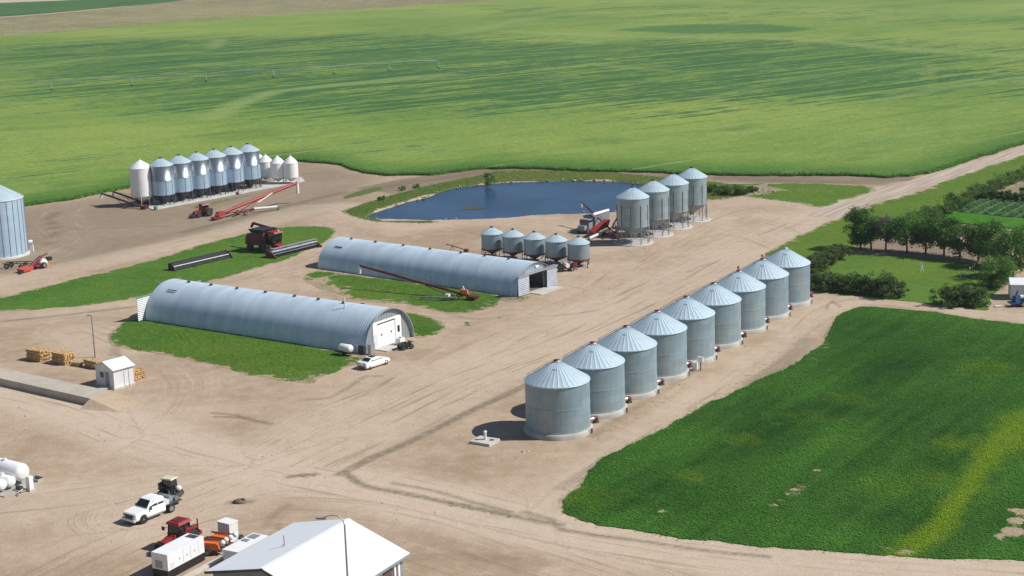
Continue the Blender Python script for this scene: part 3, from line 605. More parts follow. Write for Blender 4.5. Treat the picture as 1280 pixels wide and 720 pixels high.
cover('alfalfa_leaves', ALFP, 560000, .155, .03, .15, L_ALF, 31, 1.9, bare_spots(BARE), YELF, keep=vis, vfun=alf_v, clump=.12)
for i, (g, n) in enumerate(((GA, 26000), (GB, 22000), (GC, 4000), (GD, 20000), (GE, 9000), (GF, 15000))):
    bs = rim(g, [((395,352),4,.9),((420,362),4,.8),((480,372),5,.6)] if i == 3 else [((60,372),5,.5),((150,360),4,.5),((390,470),3,.5)], 1.8, .8)
    cover('grass_blades', g, int(n*1.1), .16, .02, .10, L_GRASS, 40+i, 1.0, bs, (lambda P: .15+.45*vnoise(P, 5, 97)) if i in (4, 5) else (lambda P: np.clip(1.5*vnoise(P, 4.5, 98)-.55+.4*(vnoise(P, 1.2, 99)-.5), 0, .75)), vfun=lambda P: .15+.35*vnoise(P, 2.5, 95)+.35*vnoise(P, 8, 96))
cover('vegetable_leaves', VEG, 16000, .35, .15, .6, L_VEG, 60, .3, keep=lambda P: (np.sin((P[:, 0]*NV.y-P[:, 1]*NV.x)*2.6) > -.35))
bank = np.array(WEED[0][0]); bank = ragged([tuple(v) for v in bank], .8, .3, 3)
offpond = lambda P: sdist(P, POND) < -.2
cover('bank_grass', bank, 15000, .26, .0, .22, L_GRASS, 61, .8, yel=lambda P: np.clip(sstep(-20, 5, P[:, 0])*.9+.1*vnoise(P, 2, 4), 0, 1), keep=offpond)
def edge_cover():
    r = np.random.default_rng(70); i = np.nonzero((WEDGE[:, 0] > -125) & (WEDGE[:, 0] < 180))[0]; k = r.choice(i, 16000); P = np.column_stack([WEDGE[k, 0]+r.uniform(-.6, .6, 16000), np.interp(WEDGE[k, 0], WEDGE[:, 0], WEDGE[:, 1])+np.abs(r.normal(0, 1.2, 16000))-.35])
    C = np.column_stack([P, r.uniform(.05, .62, 16000)]); V, Q = leaf_quads(C, r.uniform(.25, .5, 16000), 71, .1, .5)
    tag(np_mesh('wheat_blades', V, Q, L_WHEAT, dict(v=np.repeat(r.uniform(0, .7, 16000), 4), yel=np.zeros(64000))), kind='stuff')
edge_cover()
def stones(name, pts, smin, smax, m, seed):
    r = np.random.default_rng(seed); V = []; F = []; ico = bmesh.new(); bmesh.ops.create_icosphere(ico, subdivisions=1, radius=1); iv = np.array([v.co for v in ico.verts]); fi = np.array([[v.index for v in f.verts] for f in ico.faces]); ico.free()
    for k, (x, y, z) in enumerate(pts):
        s = r.uniform(smin, smax)**1.0; q = iv*(1+r.normal(0, .16, iv.shape))*s*np.array([1, r.uniform(.6, 1), r.uniform(.45, .8)]); a = r.uniform(0, 6.3); c, d = math.cos(a), math.sin(a)
        q = np.column_stack([q[:, 0]*c-q[:, 1]*d, q[:, 0]*d+q[:, 1]*c, q[:, 2]])+np.array([x, y, z+s*.2]); V.append(q); F.append(fi+k*len(iv))
    return tag(np_mesh(name, np.vstack(V), None, m, tris=np.vstack(F)), kind='stuff')
r = np.random.default_rng(80); pts = []
for p in POND:
    for _ in range(2):
        back = p[1] > c[1]-2
        if r.uniform() < (.42 if back else .16): q = p+r.normal(0, .55, 2); pts.append((q[0], q[1], -.22 if sdist(q[None], POND)[0] > 0 else -.1))
for q in scatter_in(np.array(GP([(930,238),(945,235),(970,233),(972,240),(960,244),(935,243)])), 60, 5): pts.append((q[0], q[1], 0))
stones('bank_stones', pts, .12, .38, M['stone'], 81)
pts = [(*q, 0) for q in scatter_in(np.array(GP([(180,440),(700,300),(1000,290),(1000,420),(700,640),(500,700),(0,700),(0,480)])), 420, 82)]
pts = [q for q in pts if not any(inside(np.array([q[:2]]), g)[0] for g in (GB, GC, GD, ALFP))]
stones('loose_stones', pts, .04, .13, M['stone'], 83)
# ================================================================== GRAIN BINS
def cone_roof(Rr, rise, z, n=36, top=.35, rib=.038, over=.08):
    mb = MB(); vs = []; k = n*4
    for r, zz in ((Rr+over, z-.03), (top, z+rise)):
        for i in range(k):
            t = 2*math.pi*i/k; h = rib if i % 4 == 0 else 0; vs.append((r*math.cos(t), r*math.sin(t), zz+h))
    mb.add(vs, [(i, (i+1) % k, k+(i+1) % k, k+i) for i in range(k)])
    mb.lathe([(Rr-.02, z-.16), (Rr+over, z-.14), (Rr+over, z-.03), (Rr*.6, z+.02)], 48, caps=False)
    return mb
def ladder(mb, a, b, out, w=.4, step=.5):
    a, b, out = Vector(a), Vector(b), Vector(out); side = (b-a).cross(out).normalized()*w/2
    mb.tube(a+side, b+side, .03, n=5).tube(a-side, b-side, .03, n=5); k = int((b-a).length/step)
    for i in range(1, k): p = a+(b-a)*i/k; mb.tube(p+side, p-side, .02, n=4)
    return mb
def polar(r, deg, z): return Vector((r*math.cos(R_(deg)), r*math.sin(R_(deg)), z))

def flat_bin(label):
    t = thing('grain_bin', label, 'grain bin', group='row of flat-bottomed grain bins')
    MB().lathe([(3.95, -.1), (3.92, .42), (3.74, .64), (3.6, .66)], 56).build('foundation', M['conc_old'], t)
    w = MB().lathe([(3.66, .64), (3.63, 6.05)], 72, caps=False).lathe([(3.64, 3.30), (3.675, 3.32), (3.675, 3.38), (3.64, 3.40)], 72, smooth=False, caps=False).lathe([(3.66, .66), (3.71, .68), (3.71, .77), (3.65, .79)], 72, smooth=False, caps=False)
    w.build('wall', W_OLD, t)
    rf = cone_roof(3.64, 2.02, 6.05).build('roof', M['roof_metal'], t)
    MB().lathe([(.40, 8.03), (.42, 8.17), (.36, 8.2)], 18).build('roof_collar', M['galv'], rf)
    MB().lathe([(.38, 8.2), (.36, 8.26), (.05, 8.34)], 18).build('lid', M['red_dark'], rf)
    for d in (20, 140, 260): MB().box(polar(1.25, d, 7.40), (.42, .42, .24), R_(d)).build('roof_vent', M['galv'], rf)
    lm = MB(); a = 150
    ladder(lm, polar(3.78, a, .9), polar(3.78, a, 6.2), polar(1, a, 0)); ladder(lm, polar(3.75, a, 6.25), polar(.6, a, 8.1), Vector((0, 0, 1))); lm.build('ladder', M['steel'], t)
    # aeration fan: duct on the foundation, then the red drum
    fa = 29; dv = polar(1, fa, 0); f = MB().tube(polar(3.75, fa, .5), polar(4.75, fa, .52), .19, .24, 12).build('fan_duct', M['galv'], t)
    MB().tube(polar(4.72, fa, .52), polar(5.15, fa, .52), .27, n=16).tube(polar(5.15, fa, .52), polar(5.25, fa, .52), .27, .2, 16).build('fan_housing', M['red_dark'], f)
    MB().box(polar(5.0, fa, .12), (.5, .6, .24), R_(fa)).build('fan_stand', M['dark'], f)
    MB().box(polar(3.98, -22, .28), (.14, .5, .5), R_(-22)).build('access_door', M['dark'], t)
    MB().tube(polar(4.02, -30, .1), polar(4.02, -30, .9), .05, n=6).build('conduit', M['white_dull'], t)
    return t
ORD = ['first', 'second', 'third', 'fourth', 'fifth', 'sixth', 'seventh', 'eighth', 'ninth']
P0 = Vector((4.75, 176.1, 0)); DP = Vector((4.45, 7.31, 0))
fb0 = flat_bin('blue-grey flat-bottomed grain bin beside the small concrete slab, nearest of nine')
for k in range(9):
    b = fb0 if k == 0 else copy_tree(fb0); b.location = P0+DP*k; b.rotation_euler.z = [0, .03, -.02, .05, .01, -.04, .02, .0, .03][k]
    if k in range(1, 8): b['label'] = f'{ORD[k]} flat-bottomed steel grain bin from the concrete slab end of the row of nine'
    if k == 4: b['label'] = 'flat-bottomed grain bin with a white panel box at its base, fifth of nine'
    if k == 8: b['label'] = 'blue-grey flat-bottomed grain bin next to the hedge, farthest of the row of nine'
    if k == 8:
        for c in kids(b):
            for g in kids(c):
                if g.name.startswith('lid'): g.data = g.data.copy(); g.data.materials[0] = M['grey']
    if k in (6, 7):
        for c in kids(b):
            if c.name.startswith('roof') and not c.name.startswith('roof_v'):
                MB().box((-.1, .0, 8.62), (.34, .05, .42), .6).build('open_lid', M['red'], c)

def stiffeners(t, Rr, z0, z1, n, m, w=.09, ph=0.1):
    mb = MB()
    for i in range(n): a = 360*i/n+math.degrees(ph); mb.box(polar(Rr+.03, a, (z0+z1)/2), (.08, w, z1-z0), R_(a))
    return mb.build('stiffener', m, t)
def legs(t, Rr, z0, z1, n, m, r=.06, brace=True, ph=.1, name='leg'):
    pr = None
    for i in range(n):
        a = 360*i/n+math.degrees(ph); mb = MB().tube(polar(Rr, a, z0), polar(Rr, a, z1), r, n=6).box(polar(Rr, a, z0+.03), (.3, .3, .06), R_(a))
        mb.build(name, m, t)
    if brace:
        mb = MB()
        for i in range(n):
            a = 360*i/n+math.degrees(ph); b = a+360/n; mb.tube(polar(Rr, a, z0+.2), polar(Rr, b, z1-.1), r*.5, n=4); mb.tube(polar(Rr, a, z1-.1), polar(Rr, b, z0+.2), r*.5, n=4)
        mb.build('brace', m, t)
def hopper(t, Rr, z1, z0, m, n=28): return MB().lathe([(.28, z0-.15), (.28, z0), (Rr-.04, z1), (Rr+.05, z1+.02), (Rr+.05, z1+.18), (Rr, z1+.2)], n).build('hopper', m, t)
def top_cap(parent, z, m, r=.32): return MB().lathe([(r, z-.1), (r, z+.16), (r*1.15, z+.18), (r*.2, z+.3)], 14).build('lid', m, parent)

# ---- four tall hopper bins, each on its round pad
def mid_hopper(label):
    t = thing('hopper_bin', label, 'hopper bin', group='tall hopper bins on round pads'); Rr = 2.86
    MB().lathe([(3.55, -.05), (3.55, .16), (3.5, .18)], 40).build('pad', M['conc'], t)
    MB().lathe([(Rr, 3.2), (Rr, 8.3)], 48, caps=False).build('wall', W_HOP, t)
    rf = cone_roof(Rr, 1.6, 8.3, 28).build('roof', M['roof_metal'], t); top_cap(rf, 9.9, M['dark'])
    hopper(t, Rr, 3.1, 1.15, M['grey']); stiffeners(t, Rr, 3.2, 7.0, 10, M['dark'], .07); legs(t, Rr+.02, .18, 3.2, 10, M['steel'], .07)
    lm = MB(); a = 30; ladder(lm, polar(Rr+.16, a, 1.2), polar(Rr+.16, a, 8.3), polar(1, a, 0)); lm.build('ladder', M['steel'], t)
    return t
mh = mid_hopper(''); c0, c3 = Vector((21.75, 283.0, 0)), Vector((34.5, 303.5, 0))
for k, lb in enumerate(('tall galvanised hopper bin nearest the red grain auger trailer, first of four', 'second tall galvanised hopper bin from the auger trailer, between two like it', 'third tall galvanised hopper bin from the auger trailer, second from the meadow', 'tall galvanised hopper bin at the meadow end, farthest of four by the pond')):
    b = mh if k == 0 else copy_tree(mh); b['label'] = lb; b.location = c0+(c3-c0)*k/3; b.rotation_euler.z = .07*k
# ---- five small hopper bins behind the far arched shed
def small_hopper(label):
    t = thing('small_hopper_bin', label, 'hopper bin', group='small hopper bins with red legs'); Rr = 1.82
    MB().lathe([(Rr, 1.4), (Rr, 4.1)], 36, caps=False).build('wall', W_SMALL, t)
    rf = cone_roof(Rr, .88, 4.1, 20, .25, .035, .1).build('roof', M['roof_metal'], t); top_cap(rf, 4.98, M['dark'], .24)
    MB().lathe([(Rr+.04, 1.22), (Rr+.04, 1.48)], 36, caps=False).build('ring_beam', M['red_dark'], t)
    MB().lathe([(.22, .35), (.22, .45), (Rr-.03, 1.4)], 28, caps=False).build('hopper', M['red_dark'], t)
    legs(t, Rr, 0, 1.4, 6, M['red_dark'], .055, True, .2); return t
sh = small_hopper(''); S0, S4 = Vector((-3.2, 275.2, 0)), Vector((11.2, 264.2, 0))
for k, lb in enumerate(('small grey hopper bin on red legs at the pond side end of five', 'second small hopper bin from the left behind the arched shed', 'small grey hopper bin in the middle of the five behind the arched shed', 'fourth small hopper bin from the left, above the arched shed doorway', 'small grey hopper bin with its red base in full view, rightmost of five')):
    b = sh if k == 0 else copy_tree(sh); b['label'] = lb; b.location = S0+(S4-S0)*k/4; b.rotation_euler.z = .3*k
padm = MB().box((0, 0, .05), (19.5, 4.6, .16)).build('concrete_pad', M['conc_old']); padm.location = (S0+S4)/2+Vector((.6, -.2, 0)); padm.rotation_euler.z = math.atan2(S4.y-S0.y, S4.x-S0.x); tag(padm, 'low concrete pad under the five small red-legged hopper bins', 'concrete pad')
# ---- far yard: six shiny bins, one tall white, four small white, on a long pad
def shiny(label):
    t = thing('hopper_bin', label, 'hopper bin', group='two-tone hopper bins on the long pad'); Rr = 2.5
    MB().lathe([(Rr, 2.2), (Rr, 5.3)], 48, caps=False).build('lower_wall', W_LOW, t)
    MB().lathe([(Rr+.03, 5.2), (Rr+.03, 5.3), (Rr, 5.32), (Rr, 8.4)], 48, caps=False).build('upper_wall', W_SHINY, t)
    rf = cone_roof(Rr, 1.4, 8.4, 24, .3, .04).build('roof', M['roof_metal'], t); top_cap(rf, 9.75, M['black'], .34)
    MB().lathe([(.55, .35), (.6, .5), (Rr-.04, 2.1), (Rr+.05, 2.02), (Rr+.05, 2.18), (Rr, 2.2)], 28).build('hopper', M['black'], t); stiffeners(t, Rr, 2.2, 5.3, 10, M['grey'], .06, .2); legs(t, Rr+.02, .1, 2.2, 12, M['dark'], .075, True, .2); return t  # hopper and legs coloured dark to imitate the shade beneath the bin
s0 = shiny(''); A0, A5 = Vector((-73.1, 340.6, 0)), Vector((-57.6, 359.2, 0))
for k, lb in enumerate(('shiny two-tone hopper bin beside the tall white bin, nearest of the six', 'second shiny two-tone hopper bin from the tall white bin', 'third shiny two-tone hopper bin from the tall white bin', 'fourth shiny two-tone hopper bin from the tall white bin', 'fifth shiny two-tone hopper bin from the tall white bin', 'shiny two-tone hopper bin beside the small white bins, farthest of the six')):
    b = s0 if k == 0 else copy_tree(s0); b['label'] = lb; b.location = A0+(A5-A0)*k/5; b.rotation_euler.z = .1*k
def white_bin(Rr, zb, wall, rise, label, nm, grp=None):
    t = thing(nm, label, 'hopper bin', group=grp)
    MB().lathe([(Rr, zb), (Rr+.02, zb+wall*.5), (Rr, zb+wall)], 36, caps=False).build('wall', M['white'], t)
    rf = MB().lathe([(Rr+.06, zb+wall-.05), (Rr*.72, zb+wall+rise*.42), (.25, zb+wall+rise)], 36).build('roof', M['white'], t); top_cap(rf, zb+wall+rise, M['white_dull'], .22)
    MB().lathe([(.2, zb*.35), (Rr-.03, zb+.02)], 28, caps=False).build('hopper', M['white_dull'], t); legs(t, Rr-.03, .1, zb, 8, M['white_dull'], .06, False); return t
wb = white_bin(2.3, 2.2, 5.9, 1.55, 'tall white hopper bin at the near end of the long row', 'white_hopper_bin'); wb.location = (-77.3, 339.8, 0)
sw = white_bin(1.64, 1.5, 3.3, 1.4, '', 'small_white_bin', 'small white hopper bins'); 
for k, (p, lb) in enumerate((((-55.0, 366.8, 0), 'small white hopper bin against the last shiny bin, nearest of its kind'), ((-51.9, 363.9, 0), 'small white hopper bin in the middle of the three in full view'), ((-48.9, 363.3, 0), 'small white hopper bin at the far right end of the long row'), ((-57.6, 371.5, 0), 'small white hopper bin mostly hidden behind the last shiny bin'))):
    b = sw if k == 0 else copy_tree(sw); b['label'] = lb; b.location = p
pad = MB().hexa([(*G(176, 264), -.05) if False else tuple(G(192, 263).to_2d())+(-.05,), tuple(G(381, 227).to_2d())+(-.05,), tuple(G(377, 221.5).to_2d())+(-.05,), tuple(G(172, 254.5).to_2d())+(-.05,),
   tuple(G(192, 263).to_2d())+(.13,), tuple(G(381, 227).to_2d())+(.13,), tuple(G(377, 221.5).to_2d())+(.13,), tuple(G(172, 254.5).to_2d())+(.13,)]).build('concrete_pad', M['conc']); tag(pad, 'long pale concrete pad under the far row of shiny and white bins', 'concrete pad')
# ---- big bin cut by the left edge
t = thing('large_grain_bin', 'large pale blue steel bin cut off by the left edge of the picture', 'grain bin', (-92.6, 289.8, 0)); Rr = 5.0
MB().lathe([(Rr+.3, -.1), (Rr+.3, .3), (Rr+.1, .42)], 60).build('foundation', M['conc'], t); MB().lathe([(Rr, .35), (Rr, 10.5)], 72, caps=False).build('wall', W_BIG, t)
rf = cone_roof(Rr, 2.8, 10.5, 44).build('roof', M['roof_metal'], t); top_cap(rf, 13.3, M['grey'], .45)
st = stiffeners(t, Rr, .4, 10.5, 26, M['grey'], .08); eave = MB().lathe([(Rr+.1, 10.45), (Rr+.14, 10.55), (Rr+.1, 10.6)], 60, caps=False).build('eave_trim', M['white_dull'], t)
lm = MB(); ladder(lm, polar(Rr+.2, 75, .5), polar(Rr+.2, 75, 10.5), polar(1, 75, 0)); lm.build('ladder', M['steel'], t)
MB().tube(polar(Rr+.2, 20, 1.9), polar(Rr+.9, 20, 1.9), .4, n=12).box(polar(Rr+.7, 20, .7), (.5, .5, 1.3)).build('fan', M['white_dull'], t)

# ================================================================== ARCHED SHEDS
def arch_pts(a, b, n=30): return [(a*math.cos(math.pi*i/n), b*math.sin(math.pi*i/n)) for i in range(n+1)]
def arch_shell(a, b, Ln, per=.40):
    mb = MB(); n = 30; rings = int(Ln/(per/4)); vs = []
    for k in range(rings+1):
        x = Ln*k/rings; o = .032*math.sin(2*math.pi*x/per)
        for y, z in arch_pts(a+o, b+o, n): vs.append((x, -y, z))
    w = n+1; fs = [(k*w+i, k*w+i+1, (k+1)*w+i+1, (k+1)*w+i) for k in range(rings) for i in range(n)]
    mb.add(vs, fs, True); return mb
def galv_arch():
    m = bpy.data.materials.new('arch_sheet'); nt, N, L, b = nodes_of(m); b.inputs['Metallic'].default_value = .12; b.inputs['Roughness'].default_value = .55
    tc = N.new('ShaderNodeTexCoord'); mp = N.new('ShaderNodeMapping'); mp.inputs['Scale'].default_value = (.5, .12, .12); L.new(tc.outputs['Object'], mp.inputs[0]); n1 = node_noise(N, L, mp.outputs[0], 1.3, 5, .6); n2 = node_noise(N, L, tc.outputs['Object'], .25, 4)
    col = node_mix(N, L, node_range(N, L, n1, .35, .65), (.42, .52, .60), (.52, .62, .70)); col = node_mix(N, L, node_range(N, L, n2, .55, .75, 0, .35), col, (.36, .38, .39)); L.new(col, b.inputs['Base Color']); return m
ARCHM = galv_arch()
def end_wall_mat():
    m = bpy.data.materials.new('ribbed_end_sheet'); nt, N, L, b = nodes_of(m); b.inputs['Metallic'].default_value = .4; b.inputs['Roughness'].default_value = .5
    tc = N.new('ShaderNodeTexCoord'); w = N.new('ShaderNodeTexWave'); w.bands_direction = 'Y'; w.inputs['Scale'].default_value = .55; L.new(tc.outputs['Object'], w.inputs[0])
    L.new(node_mix(N, L, w.outputs['Fac'], (.27, .32, .34), (.36, .41, .43)), b.inputs['Base Color']); bp = N.new('ShaderNodeBump'); bp.inputs['Distance'].default_value = .05; L.new(w.outputs['Fac'], bp.inputs['Height']); L.new(bp.outputs['Normal'], b.inputs['Normal']); return m
ENDM = end_wall_mat()
def corr_panel(w, h, y0, x, m, parent, name='sliding_door', label=None):
    """door sheet with horizontal corrugation, in the plane x, from y0 to y0+w"""
    mb = MB(); k = int(h/.14); vs = []
    for i in range(k+1):
        z = .15+h*i/k; o = .03*math.cos(math.pi*i)
        vs += [(x+o, y0, z), (x+o, y0+w, z)]
    mb.add(vs, [(2*i, 2*i+1, 2*i+3, 2*i+2) for i in range(k)]); mb.box((x-.06, y0+w/2, .15+h/2), (.05, w, h)); return mb.build(name, m, parent, label)
def gable(mb, a, b, x, zlo, ylo=None, yhi=None, th=.08):
    """end sheet of the arch above height zlo, or its side cheek between two y"""
    pts = [(y, z) for y, z in arch_pts(a, b, 60) if z >= zlo and (ylo is None or ylo <= y <= yhi)]
    if ylo is not None:
        f = lambda y: b*math.sqrt(max(0, 1-(y/a)**2)); pts = [(yy, z) for yy, z in [(yhi, min(f(yhi), 99))]+pts+[(ylo, f(ylo))]]; pts = [(yhi, zlo)]+pts+[(ylo, zlo)]
    return mb.slab([(x, y, z) for y, z in pts], (1, 0, 0), th)
# near shed
ax = math.atan2(-.567, .824); a, b, Ln = 5.3, 5.1, 42.1
t = thing('arched_shed', 'near arched corrugated steel shed with a white overhead door in its end', 'shed', (-51.7, 240.2, 0), ax)
sl = arch_shell(a, b, Ln).build('shell', ARCHM, t, fix=False)
for u in (4.2, 8.8, 14.0, 19.6, 25.2, 29.6, 34.2): MB().box((u, 0, b+.12), (.34, .34, .28)).lathe([(.24, .22), (.05, .34)], 12, (u, 0, b)).build('roof_vent', M['dark'], t)
MB().tube((35.6, -1.4, b-.4), (35.6, -1.4, b+1.3), .09, n=8).build('chimney', M['white_dull'], t); MB().box((35.8, 2.1, b*.93), (.5, .5, .2), 0, (1, 1), .0).build('roof_vent', M['dark'], t)
wl = MB(); xf = Ln-.45; gable(wl, a-.03, b-.03, xf, 3.75); gable(wl, a-.03, b-.03, xf, 0, -a*.995, -3.1); gable(wl, a-.03, b-.03, xf, 0, 3.1, a*.995)
for s in (-1, 1): wl.box((xf+.04, s*2.9, 3.72), (.08, .4, .06))
ew = wl.build('end_wall', ENDM, t)
rim = MB(); pr = arch_pts(a+.05, b+.05, 40); rim.path([(Ln+.02, y, z) for y, z in pr], .13, 6); rim.build('end_trim', M['grey'], t)
MB().box((xf+.10, 0, 3.60), (.12, 6.2, .3)).box((xf+.10, -2.62, 1.72), (.12, .95, 3.45)).box((xf+.10, 2.45, 1.72), (.12, 1.3, 3.45)).build('door_surround', M['white'], t)
od = MB()
for i in range(5): od.box((xf+.04, -.17, .32+i*.65), (.08, 3.95, .63))
dd = od.build('overhead_door', M['white'], t); MB().box((xf+.10, -1.2, 1.75), (.05, .22, .22)).box((xf+.10, .95, 1.75), (.05, .22, .22)).build('door_window', M['dark'], dd)
MB().box((xf+.18, -2.62, 1.05), (.05, .8, 2.05)).build('side_door', M['white_dull'], t); MB().box((xf+.18, 2.45, 1.85), (.06, .45, .9)).build('window', M['glass'], t)
MB().box((xf+1.2, -.2, .05), (2.2, 5.4, .14)).build('doorstep', M['conc'], t)
bw = MB(); gable(bw, a-.03, b-.03, .3, 3.3); gable(bw, a-.03, b-.03, .3, 0, -a*.995, -2.2); gable(bw, a-.03, b-.03, .3, 0, 2.2, a*.995); bw.build('end_wall', ENDM, t)
for y0 in (-6.6, 2.1): corr_panel(4.5, 3.4, y0, -.12, M['white_dull'], t)
MB().box((-.1, 0, 3.62), (.16, 13.4, .16)).build('door_track', M['grey'], t); MB().box((.2, 0, 1.7), (.06, 4.4, 3.3)).build('back_sheet', M['grey'], t)
MB().box((3.6, -a*.55, b*.87), (1.8, .1, .12)).build('mended_seam', M['dark'], sl)
# far shed
ax2 = math.atan2(-.616, .788); a, b, Ln = 4.9, 4.45, 42.5
t = thing('arched_shed', 'far arched corrugated steel shed with sliding doors open on a dark inside', 'shed', (-29.7, 273.4, 0), ax2)
sl = arch_shell(a, b, Ln).build('shell', ARCHM, t, fix=False)
for u in (3.5, 9.0, 15.2, 21.0, 27.5, 32.4, 37.2): MB().box((u, 0, b+.12), (.32, .32, .28)).lathe([(.24, .22), (.05, .34)], 12, (u, 0, b)).build('roof_vent', M['dark'], t)
ew = MB(); xf = Ln-.4; gable(ew, a-.03, b-.03, xf, 3.05); gable(ew, a-.03, b-.03, xf, 0, -a*.995, -2.3); gable(ew, a-.03, b-.03, xf, 0, 2.3, a*.995); ew.build('end_wall', ENDM, t)
MB().box((Ln+.42, 0, 3.15), (.22, 10.2, .26)).box((Ln+.1, 0, 3.24), (.8, 10.2, .06)).build('door_track', M['galv'], t)
corr_panel(2.75, 2.9, -5.0, Ln+.36, M['galv'], t); corr_panel(2.6, 2.9, 2.4, Ln+.36, M['galv'], t)
MB().box((xf+.2, .6, 3.75), (.12, .8, .3)).build('wall_lamp', M['white'], t); MB().box((Ln+1.1, 1.0, .04), (2.6, 6.0, .12)).build('doorstep', M['conc'], t)
bw = MB(); gable(bw, a-.03, b-.03, .3, 0.02); bw.build('back_wall', ENDM, t)
MB().box((-.25, 4.3, 3.0), (.5, .5, .3)).build('wall_lamp', M['white'], t); MB().box((3.2, -a*.6, b*.82), (1.6, .1, .12)).build('mended_seam', M['dark'], sl)
MB().box((Ln/2, 0, .02), (Ln-1.2, 9.2, .05)).build('floor', M['dirt'], t)
MB().tube((Ln-6, .5, 1.2), (Ln-6.1, .5, 1.2), .5, n=12).build('stored_drum', M['red_dark'], t)

# ================================================================== SCALE YARD
deck = thing('weigh_scale_deck', 'long raised concrete scale deck leading to the small white shack', 'scale deck')
z = .95; b0, b1, f1, f0 = G(0, 459.7, z), G(135, 488, z), G(112.5, 498, z), G(0, 472, z)
u = (b1-b0).normalized(); b0 = b0-u*14; f0 = f0-u*14
lo = lambda v, zz=-.05: Vector((v.x, v.y, zz))
MB().hexa([lo(f0), lo(f1), lo(b1), lo(b0), f0, f1, b1, b0]).build('platform', M['deck'], deck)
r1, r2 = f1+u*5.5, b1+u*5.0
nn = NV*1.8; MB().hexa([lo(f1)-nn, lo(r1, -.06)-nn*.4, lo(r2, -.06)+nn*.4, lo(b1)+nn, f1-Vector((0, 0, .02)), lo(r1, -.03), lo(r2, -.03), b1-Vector((0, 0, .02))]).build('ramp', bpy.data.materials['yard_earth'], deck)
A, B, C_ = G(122, 481.5), G(144.5, 487.5), G(165, 477)
wd = (B-A).length; ln = (C_-B).length*.78; rz = math.atan2((B-A).y, (B-A).x)
t = thing('scale_shack', 'small white shack with a white gabled metal roof beside the scale deck', 'shack', A+(B-A)*.5+NV*ln*.5, rz)
print('shack', wd, ln, math.degrees(rz))
MB().box((0, 0, .1), (wd+.3, ln+.3, .25)).build('base', M['conc'], t); h = 2.35
w = MB().box((0, 0, h/2+.2), (wd, ln, h)); w.slab([(-wd/2, -ln/2, h+.2), (wd/2, -ln/2, h+.2), (0, -ln/2, h+.2+.75)], (0, 1, 0), ln); w.build('wall', M['white_dull'], t)
for s in (-1, 1):
    rr = MB().slab([(0, -ln/2-.2, h+1.0), (0, ln/2+.2, h+1.0), (s*(wd/2+.25), ln/2+.2, h+.14), (s*(wd/2+.25), -ln/2-.2, h+.14)], (s*.4, 0, 1), .08); rr.build('roof_slope', M['roof_white'], t)
MB().box((.55, -ln/2-.03, 1.15), (.8, .05, 1.9)).build('door', M['grey'], t); MB().box((-.55, -ln/2-.03, 1.6), (.7, .05, .7)).build('window', M['glass'], t); MB().box((.55, -ln/2-.8, .16), (1.2, 1.0, .2)).build('step', M['conc'], t)
MB().tube((wd/2+.5, .4, 0), (wd/2+.5, .4, 2.6), .04, n=6).build('vent_pipe', M['steel'], t)
def lumber(px, L_, D, nl, label, jit):
    t = thing('lumber_stack', label, 'lumber stack', G(*px), E_ANG+jit, 'stacks of lumber by the scale')
    bd = MB(); st = MB(); r = random.Random(px[0]); z = .1
    for k in range(nl):
        n = int(D/.3); sh = r.uniform(-.12, .12); skip = r.random() < .35 and k == nl-1
        for i in range(n):
            if skip and i > n*.55: continue
            bd.box((sh+r.uniform(-.09, .09), -D/2+.15+i*.3, z+.09), (L_*r.uniform(.93, 1.03), .275, .17))
        for x in (-L_*.4, 0, L_*.4): st.box((x+sh, 0, z-.04), (.1, D, .075))
        z += .255
    bd.build('boards', M['wood'], t); st.build('spacer', M['wood_dark'], t); return t
lumber((49, 449.5), 2.9, 1.9, 6, 'tall stack of orange lumber, leftmost of the wood stacks', .02); lumber((80, 453.5), 2.7, 1.9, 6, 'tall stack of orange lumber, second from the left', -.03)
lumber((97, 457), 1.5, .9, 2, 'low pile of short orange boards between two lumber stacks', .15); lumber((119, 459), 2.9, 1.5, 4, 'low wide stack of dark weathered lumber partly behind the white shack', -.05); lumber((171, 473), 1.2, 2.2, 5, 'narrow lumber stack just right of the white shack', .05)
def pole(name, label, p, h, arm, hd):
    t = thing(name, label, 'light pole', p); MB().tube((0, 0, -.1), (0, 0, h), .11, .07, 8).build('pole', M['steel'], t); pts = arm
    MB().path(pts, .045, 6).build('arm', M['steel'], t); MB().box(pts[-1], hd[0], hd[1]).build('lamp', M['grey'], t); return t
pole('yard_light', 'thin grey yard light pole behind the lumber stacks', G(119, 447), 5.9, [(0, 0, 5.8), (-.25, .1, 5.95), (-.5, .2, 5.9)], ((.5, .22, .14), .3))
pole('street_lamp', 'tall curved grey lamp pole rising in front of the white metal roof', Vector((-13.9, 122.2, 0)), 10.0, [(0, 0, 9.9), (-.12, .05, 10.35), (-.45, .15, 10.65), (-.9, .28, 10.72), (-1.35, .4, 10.6), (-1.9, .5, 10.42)], ((.8, .3, .14), -.2))
